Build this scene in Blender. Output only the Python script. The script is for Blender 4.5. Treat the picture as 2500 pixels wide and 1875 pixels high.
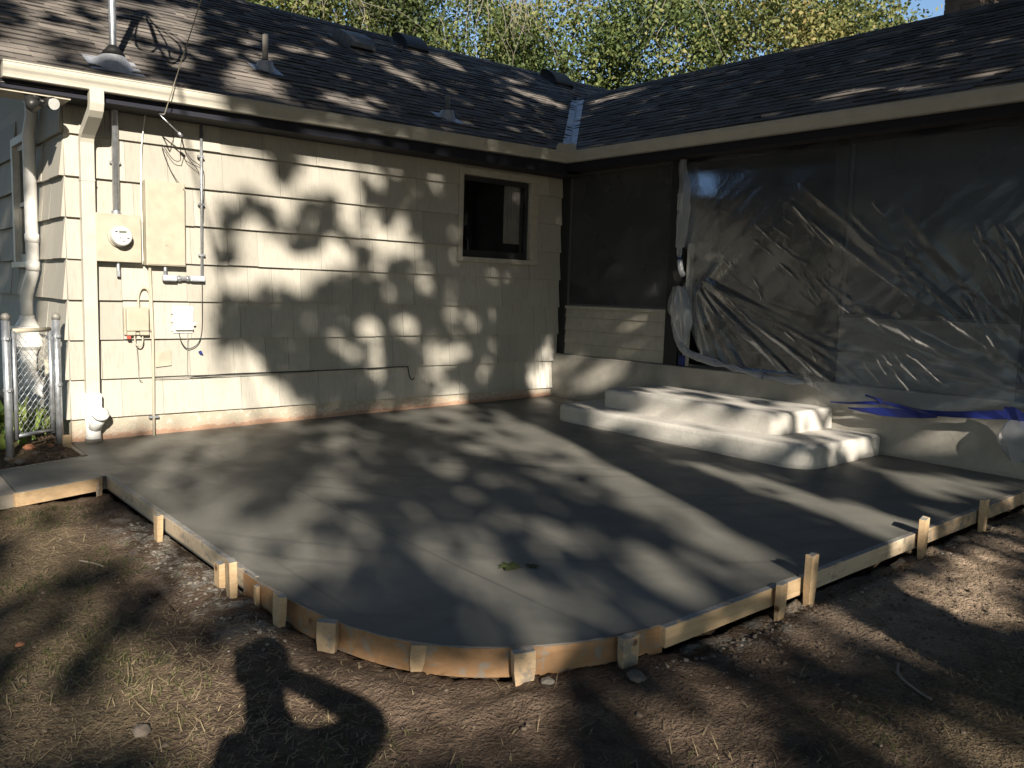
import bpy, math, random
import numpy as np
from mathutils import Vector, Matrix, noise as mn

# ------------------------------------------------------------------ scene, camera, light
for o in list(bpy.data.objects): bpy.data.objects.remove(o)
SC = bpy.context.scene
COL = SC.collection
YAW, PITCH, ROLL = (math.radians(v) for v in (49.707, -6.161, 1.651))
CAM = Vector((-7.660, -8.229, 1.350))
fw = Vector((math.cos(YAW)*math.cos(PITCH), math.sin(YAW)*math.cos(PITCH), math.sin(PITCH)))
rt = fw.cross(Vector((0, 0, 1))).normalized(); up = rt.cross(fw)
rt, up = rt*math.cos(ROLL)+up*math.sin(ROLL), up*math.cos(ROLL)-rt*math.sin(ROLL)
cd = bpy.data.cameras.new('camera'); cam = bpy.data.objects.new('camera', cd); COL.objects.link(cam)
cd.sensor_width = 36; cd.lens = 2048.26/2500*36; cd.clip_start = .03; cd.clip_end = 2000
m = Matrix.Identity(4)
for i in range(3):
    m[i][0], m[i][1], m[i][2], m[i][3] = rt[i], up[i], -fw[i], CAM[i]
cam.matrix_world = m
SC.camera = cam

AZ, EL = math.radians(67.8), math.radians(23.3)          # where the sunlight travels, and how steeply
SUN = Vector((math.cos(EL)*math.cos(AZ), math.cos(EL)*math.sin(AZ), -math.sin(EL)))
SR = Vector((math.sin(AZ), -math.cos(AZ), 0)); SU = Vector((math.sin(EL)*math.cos(AZ), math.sin(EL)*math.sin(AZ), math.cos(EL)))
W = bpy.data.worlds.new('World'); SC.world = W; W.use_nodes = True
nt = W.node_tree; bg = nt.nodes['Background']
sky = nt.nodes.new('ShaderNodeTexSky'); sky.sky_type = 'NISHITA'; sky.sun_disc = False
sky.sun_elevation = EL; sky.sun_rotation = math.radians(202.2); sky.air_density = 1.0; sky.dust_density = .15; sky.ozone_density = 2.5
nt.links.new(sky.outputs[0], bg.inputs[0]); bg.inputs[1].default_value = .075
ld = bpy.data.lights.new('sun', 'SUN'); ld.energy = 5.0; ld.angle = math.radians(.53); ld.color = (1, .915, .785)
sun = bpy.data.objects.new('sun', ld); COL.objects.link(sun)
sun.rotation_euler = SUN.to_track_quat('-Z', 'Y').to_euler(); sun.location = (-20, -30, 30)
SC.view_settings.view_transform = 'Standard'; SC.view_settings.look = 'None'
SC.view_settings.exposure = 1.1; SC.view_settings.gamma = 1
SC.render.engine = 'CYCLES'; SC.cycles.transparent_max_bounces = 12; SC.cycles.max_bounces = 5

R = random.Random(7)
NR = np.random.default_rng(11)

# ------------------------------------------------------------------ helpers
class MB:
    def __init__(s): s.v, s.f = [], []
    def add(s, vs, fs):
        b = len(s.v); s.v += [tuple(q) for q in vs]; s.f += [tuple(b+i for i in f) for f in fs]; return s
    def box(s, x0, x1, y0, y1, z0, z1, M=None):
        vs = [Vector((x, y, z)) for z in (z0, z1) for y in (y0, y1) for x in (x0, x1)]
        if M is not None: vs = [M @ v for v in vs]
        return s.add(vs, [(0, 2, 3, 1), (4, 5, 7, 6), (0, 1, 5, 4), (2, 6, 7, 3), (0, 4, 6, 2), (1, 3, 7, 5)])
    def prism(s, pts, z0, z1):
        n = len(pts)
        f0 = z0 if callable(z0) else (lambda x, y: z0); f1 = z1 if callable(z1) else (lambda x, y: z1)
        vs = [(x, y, f0(x, y)) for x, y in pts]+[(x, y, f1(x, y)) for x, y in pts]
        fs = [tuple(range(n-1, -1, -1)), tuple(range(n, 2*n))]+[(i, (i+1) % n, n+(i+1) % n, n+i) for i in range(n)]
        return s.add(vs, fs)
    def tube(s, path, rad, n=10, cap=True):
        path = [Vector(q) for q in path]; k = len(path); rads = rad if isinstance(rad, (list, tuple)) else [rad]*k
        vs = []; ref = None
        for i, q in enumerate(path):
            t = (path[min(i+1, k-1)]-path[max(i-1, 0)]).normalized()
            if ref is None: ref = Vector((0, 0, 1)) if abs(t.z) < .9 else Vector((1, 0, 0))
            a = (ref-t*ref.dot(t)).normalized(); b = t.cross(a); ref = a
            vs += [q+(a*math.cos(2*math.pi*j/n)+b*math.sin(2*math.pi*j/n))*rads[i] for j in range(n)]
        fs = [(i*n+j, i*n+(j+1) % n, (i+1)*n+(j+1) % n, (i+1)*n+j) for i in range(k-1) for j in range(n)]
        if cap: fs += [tuple(range(n-1, -1, -1)), tuple((k-1)*n+j for j in range(n))]
        return s.add(vs, fs)
    def rtube(s, path, w, d, n=1):                       # rectangular tube, w along the local side, d along the other
        path = [Vector(q) for q in path]; k = len(path); vs = []
        for i, q in enumerate(path):
            t = (path[min(i+1, k-1)]-path[max(i-1, 0)]).normalized()
            a = Vector((1, 0, 0)); b = t.cross(a).normalized()
            vs += [q+a*sx*w/2+b*sy*d/2 for sx, sy in ((-1, -1), (1, -1), (1, 1), (-1, 1))]
        fs = [(i*4+j, i*4+(j+1) % 4, (i+1)*4+(j+1) % 4, (i+1)*4+j) for i in range(k-1) for j in range(4)]
        return s.add(vs, fs+[(3, 2, 1, 0), tuple((k-1)*4+j for j in range(4))])
    def build(s, name, mat, parent=None, smooth=False, bevel=0, loc=None):
        me = bpy.data.meshes.new(name); me.from_pydata(s.v, [], s.f); me.update()
        return obj(name, me, mat, parent, smooth, bevel, loc)
def obj(name, me, mat, parent=None, smooth=False, bevel=0, loc=None):
    if mat is not None and not me.materials: me.materials.append(mat)
    o = bpy.data.objects.new(name, me); COL.objects.link(o); o.parent = parent
    if loc is not None: o.location = loc
    if smooth: me.polygons.foreach_set('use_smooth', [True]*len(me.polygons))
    if bevel:
        b = o.modifiers.new('bevel', 'BEVEL'); b.width = bevel; b.segments = 2; b.limit_method = 'ANGLE'; b.angle_limit = math.radians(40)
    return o
def tag(o, label=None, cat=None, group=None, kind=None):
    if label: o['label'] = label
    if cat: o['category'] = cat
    if group: o['group'] = group
    if kind: o['kind'] = kind
    return o
def thing(name, label, cat, loc=(0, 0, 0), group=None):
    o = bpy.data.objects.new(name, None); COL.objects.link(o); o.location = loc; o.empty_display_size = .1
    return tag(o, label, cat, group)
def under(o, root):                                      # parent keeping world place (roots are never rotated or scaled)
    o.parent = root; o.location = o.location-root.location; return o

# ------------------------------------------------------------------ materials
def mat(name, col=(.5, .5, .5), rough=.7, metal=0, spec=.4):
    m = bpy.data.materials.new(name); m.use_nodes = True
    b = m.node_tree.nodes['Principled BSDF']
    b.inputs['Base Color'].default_value = (*col, 1); b.inputs['Roughness'].default_value = rough
    b.inputs['Metallic'].default_value = metal; b.inputs['Specular IOR Level'].default_value = spec
    return m
class NG:                                                # small node-graph helper
    def __init__(s, m): s.t = m.node_tree; s.b = s.t.nodes.get('Principled BSDF'); s.out = s.t.nodes['Material Output']
    def n(s, ty, **kw):
        q = s.t.nodes.new(ty)
        for k, v in kw.items(): setattr(q, k, v)
        return q
    def l(s, a, b): s.t.links.new(a, b)
    def coord(s, scale=(1, 1, 1), kind='Object'):
        if kind == 'World': o = s.n('ShaderNodeNewGeometry').outputs['Position']
        else: o = s.n('ShaderNodeTexCoord').outputs[kind]
        mp = s.n('ShaderNodeMapping'); mp.inputs['Scale'].default_value = scale; s.l(o, mp.inputs[0]); return mp.outputs[0]
    def noise(s, scale=5, detail=4, rough=.55, co=None, dist=0):
        q = s.n('ShaderNodeTexNoise'); q.inputs['Scale'].default_value = scale; q.inputs['Detail'].default_value = min(detail, 3)
        q.inputs['Roughness'].default_value = rough; q.inputs['Distortion'].default_value = dist
        if co is not None: s.l(co, q.inputs['Vector'])
        return q.outputs['Fac']
    def ramp(s, fac, *stops):
        q = s.n('ShaderNodeValToRGB'); e = q.color_ramp.elements
        while len(e) < len(stops): e.new(.5)
        for i, (p, c) in enumerate(stops):
            e[i].position = p; e[i].color = (*c, 1) if len(c) == 3 else c
        s.l(fac, q.inputs[0]); return q.outputs[0]
    def sw(s, fac, a, b):                                # smoothstep a..b -> 0..1
        q = s.n('ShaderNodeMapRange', interpolation_type='SMOOTHSTEP'); q.inputs[1].default_value = a; q.inputs[2].default_value = b
        s.l(fac, q.inputs[0]); return q.outputs[0]
    def mix(s, fac, a, b, mode='MIX'):
        q = s.n('ShaderNodeMix', data_type='RGBA', blend_type=mode)
        for i, v in ((0, fac), (6, a), (7, b)):
            if isinstance(v, (int, float)): q.inputs[i].default_value = v
            elif isinstance(v, tuple): q.inputs[i].default_value = (*v, 1)
            else: s.l(v, q.inputs[i])
        return q.outputs[2]
    def math(s, op, a, b=0.0):
        q = s.n('ShaderNodeMath', operation=op)
        for i, v in ((0, a), (1, b)):
            if isinstance(v, (int, float)): q.inputs[i].default_value = v
            else: s.l(v, q.inputs[i])
        return q.outputs[0]
    def xyz(s, co):
        q = s.n('ShaderNodeSeparateXYZ'); s.l(co, q.inputs[0]); return q.outputs
    def rnd(s):
        a = s.n('ShaderNodeObjectInfo').outputs['Random']; b = s.n('ShaderNodeNewGeometry').outputs['Random Per Island']
        return s.math('FRACT', s.math('ADD', a, b))
    def base(s, c): s.l(c, s.b.inputs['Base Color'])
    def rough(s, c): s.l(c, s.b.inputs['Roughness'])
    def bump(s, h, st=.3, d=.01):
        q = s.n('ShaderNodeBump'); q.inputs['Strength'].default_value = st; q.inputs['Distance'].default_value = d
        s.l(h, q.inputs['Height']); s.l(q.outputs[0], s.b.inputs['Normal'])
M = {}
def simple(k, col, rough=.6, metal=0, var=.12, sc=18, bump=.08, spec=.4):
    m_ = mat(k, col, rough, metal, spec); g = NG(m_); co = g.coord()
    n1 = g.noise(sc, 5, .6, co)
    d = tuple(c*(1-var*1.6) for c in col); e = tuple(min(1, c*(1+var)) for c in col)
    g.base(g.ramp(n1, (.3, d), (.7, e)))
    g.rough(g.math('ADD', g.math('MULTIPLY', n1, .25), rough-.12))
    if bump: g.bump(g.noise(sc*6, 3, .6, co), bump, .004)
    M[k] = m_; return m_

def m_siding():
    m_ = mat('painted_siding', rough=.72); g = NG(m_); w = g.coord(kind='World'); r = g.rnd()
    grain = g.noise(1, 5, .65, g.coord((60, 60, 2.2), 'World')); blot = g.noise(1.6, 4, .6, w)
    c = g.ramp(r, (0, (.315, .297, .256)), (.5, (.36, .338, .292)), (1, (.405, .382, .33)))
    c = g.mix(g.math('MULTIPLY', g.sw(grain, .48, .72), .38), c, (.22, .20, .165))
    c = g.mix(g.math('MULTIPLY', g.sw(blot, .5, .8), .22), c, (.42, .40, .35))
    # chalky run-off near the inner corner, low on the wall
    x, y, z = g.xyz(w); st = g.noise(1, 4, .6, g.coord((26, 26, 1.3), 'World'))
    k = g.math('MULTIPLY', g.math('MULTIPLY', g.sw(x, -.62, -.1), g.sw(z, 1.0, .3)), g.sw(st, .42, .66))
    c = g.mix(g.math('MULTIPLY', k, .8), c, (.62, .60, .56)); g.base(c)
    g.bump(g.math('ADD', g.math('MULTIPLY', grain, .8), g.noise(45, 3, .6, w)), .22, .006); M['siding'] = m_
def m_foundation():
    m_ = mat('painted_foundation', rough=.85); g = NG(m_); w = g.coord(kind='World'); x, y, z = g.xyz(w)
    n = g.noise(5, 6, .65, w); n2 = g.noise(17, 5, .6, w)
    hh = g.math('SUBTRACT', z, g.math('MULTIPLY', x, .0165))      # height above the slab
    k = g.math('SUBTRACT', g.math('MULTIPLY', n, .30), hh)
    c = g.mix(g.sw(k, .055, .085), (.36, .32, .25), (.40, .31, .235))
    c = g.mix(g.sw(n2, .52, .66), c, (.47, .40, .34))
    c = g.mix(g.math('MULTIPLY', g.sw(g.math('SUBTRACT', g.math('MULTIPLY', n2, .12), hh), .012, .03), .9), c, (.33, .20, .135))
    g.base(c); g.bump(g.math('ADD', n2, g.noise(70, 3, .6, w)), .5, .012); M['foundation'] = m_
def m_slab():
    m_ = mat('fresh_concrete', rough=.5, spec=.22); g = NG(m_); w = g.coord(kind='World')
    n = g.noise(.55, 5, .55, w); n2 = g.noise(9, 4, .6, w); st = g.noise(1, 4, .6, g.coord((7, .35, 1), 'World')); sw = g.noise(1.4, 3, .5, w, 1.5)
    c = g.ramp(n, (.3, (.122, .120, .107)), (.7, (.195, .188, .165)))
    c = g.mix(g.math('MULTIPLY', g.sw(st, .5, .72), .28), c, (.12, .118, .108))
    c = g.mix(g.math('MULTIPLY', g.sw(n2, .55, .8), .15), c, (.28, .27, .24))
    c = g.mix(g.math('MULTIPLY', g.sw(sw, .52, .60), .30), c, (.115, .113, .103))
    # sweeping trowel arcs and a few long float ridges
    wv = g.n('ShaderNodeTexWave', wave_type='RINGS', rings_direction='Z'); wv.inputs['Scale'].default_value = 1.1; wv.inputs['Distortion'].default_value = 5.5; wv.inputs['Detail'].default_value = 3; wv.inputs['Detail Scale'].default_value = .8; g.l(w, wv.inputs['Vector'])
    arc = g.math('MULTIPLY', g.sw(wv.outputs['Fac'], .80, .98), g.sw(g.noise(.9, 3, .5, w), .48, .62)); c = g.mix(g.math('MULTIPLY', arc, .42), c, (.095, .095, .09))
    x, y, z = g.xyz(w); wx = g.math('ADD', x, g.math('MULTIPLY', g.noise(.5, 2, .5, w), .12)); rdg = g.sw(g.math('ABSOLUTE', g.math('SUBTRACT', g.math('FRACT', g.math('MULTIPLY', wx, 1.32)), .5)), .022, .0)
    rdg = g.math('MULTIPLY', rdg, g.sw(g.noise(.7, 2, .5, g.coord((1, .4, 1), 'World')), .45, .6)); c = g.mix(g.math('MULTIPLY', rdg, .55), c, (.085, .085, .08))
    sp = g.n('ShaderNodeTexVoronoi'); sp.inputs['Scale'].default_value = 7; g.l(w, sp.inputs['Vector']); c = g.mix(g.math('MULTIPLY', g.sw(sp.outputs['Distance'], .05, .02), .5), c, (.30, .29, .26))
    g.base(c); g.rough(g.ramp(g.noise(2.2, 4, .6, w), (.3, (.42,)*3), (.7, (.66,)*3)))
    g.bump(g.math('ADD', g.math('ADD', g.math('MULTIPLY', st, .6), g.math('MULTIPLY', rdg, 1.0)), g.math('ADD', g.noise(160, 2, .6, w), g.math('MULTIPLY', n2, .6))), .16, .005); M['slab'] = m_
def m_concrete(k, c0, c1, stain, bs=.35):
    m_ = mat(k, rough=.86); g = NG(m_); w = g.coord(kind='World')
    n = g.noise(2.4, 6, .62, w); n2 = g.noise(26, 4, .6, w)
    c = g.ramp(n, (.3, c0), (.7, c1)); c = g.mix(g.math('MULTIPLY', g.sw(n2, .5, .75), .3), c, stain)
    x, y, z = g.xyz(w)
    low = g.sw(g.math('SUBTRACT', g.math('MULTIPLY', n, .12), g.math('SUBTRACT', z, g.math('ADD', g.math('MULTIPLY', x, .0165), g.math('MULTIPLY', y, .0105)))), .02, .05)
    c = g.mix(g.math('MULTIPLY', low, .35), c, (.19, .175, .15))
    g.base(c); g.bump(g.math('ADD', n2, g.noise(90, 3, .65, w)), bs, .008); M[k] = m_
def m_shingle():
    m_ = mat('asphalt_shingle', rough=.95, spec=.15); g = NG(m_); w = g.coord(kind='World'); r = g.rnd()
    c = g.ramp(r, (0, (.115, .104, .096)), (.35, (.155, .138, .125)), (.7, (.195, .173, .155)), (1, (.25, .222, .197)))
    n = g.noise(150, 3, .7, w); c = g.mix(g.sw(n, .45, .7), c, g.mix(.5, c, (.07, .06, .055)))
    c = g.mix(g.math('MULTIPLY', g.sw(g.noise(.9, 4, .6, w), .5, .75), .3), c, (.27, .235, .20))
    g.base(c); g.bump(n, .45, .004); M['shingle'] = m_
def m_wood(k, c0, c1, splash=.0, axis=(3, 40, 40)):
    m_ = mat(k, rough=.7); g = NG(m_); o = g.coord(); w = g.coord(kind='World')
    gr = g.noise(1, 5, .6, g.coord(axis), 1.2); r = g.rnd()
    c = g.ramp(gr, (.28, c0), (.72, c1)); c = g.mix(g.math('MULTIPLY', r, .3), c, tuple(v*.72 for v in c0))
    kn = g.n('ShaderNodeTexVoronoi'); kn.inputs['Scale'].default_value = 5.5; g.l(w, kn.inputs['Vector'])
    c = g.mix(g.sw(kn.outputs['Distance'], .13, .05), c, (.16, .07, .03))
    nx = g.xyz(g.n('ShaderNodeNewGeometry').outputs['True Normal'])[2]
    n = g.noise(14, 6, .65, w); gcol = g.ramp(g.noise(60, 3, .6, w), (.3, (.20, .20, .19)), (.7, (.34, .335, .32)))
    top = g.math('MULTIPLY', g.sw(nx, .5, .9), g.sw(n, .34, .46)); c = g.mix(top, c, gcol)    # concrete slopped on the top edge
    if splash: c = g.mix(g.math('MULTIPLY', g.sw(n, .62-splash*.3, .72-splash*.25), .85), c, (.25, .22, .18))
    dirt = g.sw(g.noise(5, 5, .6, w), .55, .7); c = g.mix(g.math('MULTIPLY', dirt, .3), c, (.17, .12, .08))
    g.base(c); g.bump(g.math('ADD', gr, g.math('MULTIPLY', top, 2)), .3, .004); M[k] = m_
def m_soil():
    m_ = mat('bare_soil', rough=.97, spec=.1); g = NG(m_); w = g.coord(kind='World'); x, y, z = g.xyz(w)
    n = g.noise(.8, 6, .6, w); n2 = g.noise(7, 6, .65, w); n3 = g.noise(55, 4, .65, w)
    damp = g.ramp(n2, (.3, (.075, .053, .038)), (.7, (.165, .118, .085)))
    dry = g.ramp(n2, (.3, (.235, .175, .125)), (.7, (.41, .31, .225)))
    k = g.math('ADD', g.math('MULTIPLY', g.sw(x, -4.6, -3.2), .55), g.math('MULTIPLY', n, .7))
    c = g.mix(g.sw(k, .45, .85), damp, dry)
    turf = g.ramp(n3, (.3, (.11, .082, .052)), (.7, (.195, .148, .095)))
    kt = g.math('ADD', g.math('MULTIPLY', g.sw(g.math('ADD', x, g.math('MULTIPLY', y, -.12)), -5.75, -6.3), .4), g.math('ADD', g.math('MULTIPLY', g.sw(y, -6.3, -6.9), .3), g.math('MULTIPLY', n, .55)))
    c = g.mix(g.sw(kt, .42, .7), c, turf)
    c = g.mix(g.math('MULTIPLY', g.sw(n3, .55, .75), .35), c, (.30, .25, .19))
    # pale mortar-grey slop spilled along the outside of the forms
    dx = g.math('ABSOLUTE', g.math('SUBTRACT', x, -6.02)); dy = g.math('ABSOLUTE', g.math('SUBTRACT', y, -5.98))
    near = g.math('MAXIMUM', g.math('MULTIPLY', g.sw(dx, .34, .02), g.math('MULTIPLY', g.sw(y, -4.9, -4.4), g.sw(y, -2.0, -2.6))), g.math('MULTIPLY', g.sw(dy, .22, .02), g.sw(x, -5.0, -4.5)))
    c = g.mix(g.math('MULTIPLY', near, g.sw(g.noise(9, 5, .7, w), .44, .6)), c, (.27, .245, .21))
    g.base(c); g.bump(g.math('ADD', g.math('MULTIPLY', n2, .6), g.math('ADD', n3, g.math('MULTIPLY', g.noise(24, 4, .7, w), .8))), 1.0, .03); M['soil'] = m_
def m_leaf(k, cols, trans=.35, rough=.55):
    m_ = mat(k, rough=rough, spec=.25); g = NG(m_); r = g.n('ShaderNodeNewGeometry').outputs['Random Per Island']; w = g.coord(kind='World')
    big = g.noise(.45, 3, .6, w); q = g.math('ADD', g.math('MULTIPLY', r, .55), g.math('MULTIPLY', g.sw(big, .35, .65), .45))
    c = g.ramp(q, *[(i/(len(cols)-1), cc) for i, cc in enumerate(cols)]); g.base(c)
    M[k] = m_
    if not trans: return
    tr = g.n('ShaderNodeBsdfTranslucent'); g.l(c, tr.inputs[0]); mx = g.n('ShaderNodeMixShader'); mx.inputs[0].default_value = trans
    g.l(g.b.outputs[0], mx.inputs[1]); g.l(tr.outputs[0], mx.inputs[2]); g.l(mx.outputs[0], g.out.inputs[0]); M[k] = m_
def m_bark(k, c0, c1):
    m_ = mat(k, rough=.95, spec=.1); g = NG(m_); co = g.coord((9, 9, 1.5)); n = g.noise(1.2, 6, .7, co, .6)
    g.base(g.ramp(n, (.3, c0), (.7, c1))); g.bump(n, .9, .04); M[k] = m_
def m_film(k, opac, white, tr=(.80, .82, .86), rough=.16):
    m_ = bpy.data.materials.new(k); m_.use_nodes = True; g = NG(m_); g.t.nodes.remove(g.b); w = g.coord(kind='World')
    tp = g.n('ShaderNodeBsdfTransparent'); tp.inputs[0].default_value = (*tr, 1)
    df = g.n('ShaderNodeBsdfDiffuse'); df.inputs[0].default_value = (.75, .77, .80, 1)
    tl = g.n('ShaderNodeBsdfTranslucent'); tl.inputs[0].default_value = (.75, .77, .80, 1)
    gl = g.n('ShaderNodeBsdfGlossy'); gl.inputs['Roughness'].default_value = rough; gl.inputs[0].default_value = (.9, .92, .95, 1)
    bp = g.n('ShaderNodeBump'); bp.inputs['Strength'].default_value = .25; bp.inputs['Distance'].default_value = .01
    g.l(g.noise(1, 3, .6, g.coord((8, 30, 30), 'World')), bp.inputs['Height'])
    for q in (df, gl): g.l(bp.outputs[0], q.inputs['Normal'])
    d2 = g.n('ShaderNodeMixShader'); d2.inputs[0].default_value = .45; g.l(df.outputs[0], d2.inputs[1]); g.l(tl.outputs[0], d2.inputs[2])
    lw = g.n('ShaderNodeLayerWeight'); lw.inputs[0].default_value = .32; g.l(bp.outputs[0], lw.inputs['Normal'])
    a = g.n('ShaderNodeMixShader'); g.l(g.math('ADD', g.math('MULTIPLY', lw.outputs['Facing'], opac), white), a.inputs[0])
    g.l(tp.outputs[0], a.inputs[1]); g.l(d2.outputs[0], a.inputs[2])
    b_ = g.n('ShaderNodeMixShader'); g.l(g.math('ADD', g.math('MULTIPLY', lw.outputs['Fresnel'], .45), .03), b_.inputs[0])
    g.l(a.outputs[0], b_.inputs[1]); g.l(gl.outputs[0], b_.inputs[2]); g.l(b_.outputs[0], g.out.inputs[0]); M[k] = m_
def m_glass(k, tint=(.5, .52, .55), refl=.08):
    m_ = bpy.data.materials.new(k); m_.use_nodes = True; g = NG(m_); g.t.nodes.remove(g.b)
    tp = g.n('ShaderNodeBsdfTransparent'); tp.inputs[0].default_value = (*tint, 1); gl = g.n('ShaderNodeBsdfGlossy'); gl.inputs['Roughness'].default_value = .03
    fr = g.n('ShaderNodeFresnel'); a = g.n('ShaderNodeMixShader'); g.l(g.math('ADD', fr.outputs[0], refl*.3), a.inputs[0])
    g.l(tp.outputs[0], a.inputs[1]); g.l(gl.outputs[0], a.inputs[2]); g.l(a.outputs[0], g.out.inputs[0]); M[k] = m_
def m_screen():
    m_ = bpy.data.materials.new('insect_screen'); m_.use_nodes = True; g = NG(m_)
    g.b.inputs['Base Color'].default_value = (.07, .071, .074, 1); g.b.inputs['Roughness'].default_value = .7
    g.base(g.ramp(g.noise(1.1, 4, .6, g.coord(kind='World')), (.35, (.035, .036, .038)), (.7, (.075, .075, .076))))
    tp = g.n('ShaderNodeBsdfTransparent'); a = g.n('ShaderNodeMixShader'); a.inputs[0].default_value = .8
    g.l(tp.outputs[0], a.inputs[1]); g.l(g.b.outputs[0], a.inputs[2]); g.l(a.outputs[0], g.out.inputs[0]); M['screen'] = m_
m_siding(); m_foundation(); m_slab(); m_shingle(); m_soil(); m_screen()
m_concrete('step_concrete', (.42, .40, .365), (.56, .53, .485), (.34, .315, .28))
m_concrete('plinth_concrete', (.25, .235, .205), (.37, .345, .30), (.20, .185, .16))
m_concrete('old_walk', (.30, .265, .215), (.42, .37, .30), (.22, .19, .15))
m_wood('pine', (.46, .31, .17), (.62, .45, .27)); m_wood('splashed_pine', (.42, .29, .17), (.55, .41, .26), .5); m_wood('hardboard', (.265, .145, .065), (.38, .225, .115), .3, (2, 12, 12))
m_wood('muddy_pine', (.46, .36, .245), (.60, .49, .35), .2)
simple('gutter_paint', (.44, .415, .355), .42, 0, .06, 6, .03); simple('trim_paint', (.40, .365, .30), .6, 0, .08, 12, .05)
simple('trim_film_dimmed', (.22, .205, .175), .7, 0, .08, 12, .05); simple('white_trim', (.62, .59, .52), .5, 0, .06, 14, .04); simple('soffit_paint', (.035, .034, .033), .9, 0, .2, 10, .05)
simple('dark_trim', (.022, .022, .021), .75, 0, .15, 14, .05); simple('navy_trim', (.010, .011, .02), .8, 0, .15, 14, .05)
simple('galvanized', (.46, .48, .51), .38, .75, .12, 22, .05); simple('flashing_metal', (.46, .48, .53), .5, .35, .12, 9, .04)
simple('box_paint', (.37, .335, .262), .5, 0, .07, 9, .03); simple('pvc_white', (.80, .79, .76), .42, 0, .05, 7, .02)
simple('plastic_white', (.78, .76, .70), .45, 0, .04, 9, .02); simple('cable_black', (.018, .018, .018), .6, 0, .1, 20, .02); simple('cable_tan', (.40, .36, .28), .6, 0, .1, 20, .02)
simple('weathered_metal', (.23, .22, .20), .6, .3, .2, 14, .06); simple('dark_vent', (.045, .042, .04), .6, .1, .2, 14, .06); simple('vent_pipe', (.30, .28, .25), .6, 0, .1, 14, .04)
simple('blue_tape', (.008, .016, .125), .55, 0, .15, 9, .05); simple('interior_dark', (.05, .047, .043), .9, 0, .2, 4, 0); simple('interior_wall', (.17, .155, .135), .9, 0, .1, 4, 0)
simple('frame_grey', (.09, .09, .088), .6, 0, .1, 9, .03); simple('curtain', (.60, .52, .46), .9, 0, .1, 6, .05); simple('lamp_black', (.02, .02, .02), .4, 0, .1, 14, .02); simple('lens_glass', (.62, .62, .60), .18, .1, .1, 9, 0)
simple('lcd', (.13, .14, .12), .3, 0, .05, 9, 0); simple('print_black', (.03, .03, .03), .6, 0, .05, 9, 0); simple('red_plastic', (.42, .07, .045), .5, 0, .1, 9, 0)
simple('stone', (.19, .155, .125), .9, 0, .3, 6, .3); simple('terracotta', (.40, .17, .09), .9, 0, .25, 6, .3); simple('clod', (.13, .098, .072), .97, 0, .35, 9, .5); simple('mortar_clod', (.22, .195, .165), .95, 0, .25, 9, .4)
simple('mulch_chip', (.20, .135, .09), .95, 0, .4, 3, .3); simple('brick', (.30, .235, .19), .9, 0, .25, 6, .3); simple('mortar', (.28, .26, .23), .95, 0, .1, 9, .2)
simple('cloth', (.06, .07, .10), .9, 0, .15, 9, .1); simple('skin', (.45, .28, .2), .55, 0, .06, 9, .02); simple('hair', (.05, .035, .025), .7, 0, .2, 14, .1); simple('phone_black', (.02, .02, .02), .3, 0, .05, 9, 0)
simple('asphalt_shadow_edge', (.05, .046, .043), .95, 0, .2, 20, 0); simple('meter_face', (.52, .52, .50), .35, 0, .04, 9, 0)  # shingle butts: cut asphalt, dark enough to paint in the course shadow lines
simple('twig', (.22, .19, .155), .9, 0, .2, 6, .1)
m_leaf('leaf_oak', [(0.035, 0.059, 0.020), (0.077, 0.112, 0.036), (0.133, 0.168, 0.056), (0.210, 0.231, 0.077), (0.308, 0.280, 0.105)])
m_leaf('leaf_turning', [(0.063, 0.087, 0.028), (0.133, 0.161, 0.053), (0.217, 0.224, 0.081), (0.308, 0.259, 0.098), (0.364, 0.210, 0.105)])
m_leaf('leaf_dark', [(0.028, 0.042, 0.018), (0.063, 0.084, 0.031), (0.119, 0.140, 0.049), (0.210, 0.210, 0.070)])
m_leaf('leaf_near', [(.03, .045, .015), (.06, .085, .028), (.10, .12, .04)], 0)
m_leaf('garden_leaf', [(.06, .12, .025), (.12, .20, .045), (.22, .28, .07), (.28, .30, .10)], .35)
m_leaf('straw', [(.11, .08, .045), (.18, .135, .08), (.27, .21, .125), (.36, .285, .175)], 0, .8)
m_leaf('grass', [(.03, .042, .015), (.055, .07, .024), (.10, .105, .04), (.16, .145, .07)], .25, .7)
m_bark('bark', (.035, .027, .02), (.13, .10, .075)); m_bark('bark_grey', (.06, .052, .043), (.19, .165, .135))
m_film('plastic_film', .34, .085, (.74, .77, .82)); m_film('bunched_film', .45, .30, (.7, .72, .76), .2); m_glass('window_glass', (.85, .87, .88)); m_glass('pane_glass', (.55, .6, .6))
def slabz(x, y, d=0): return .0165*x+.0105*y+d

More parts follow.
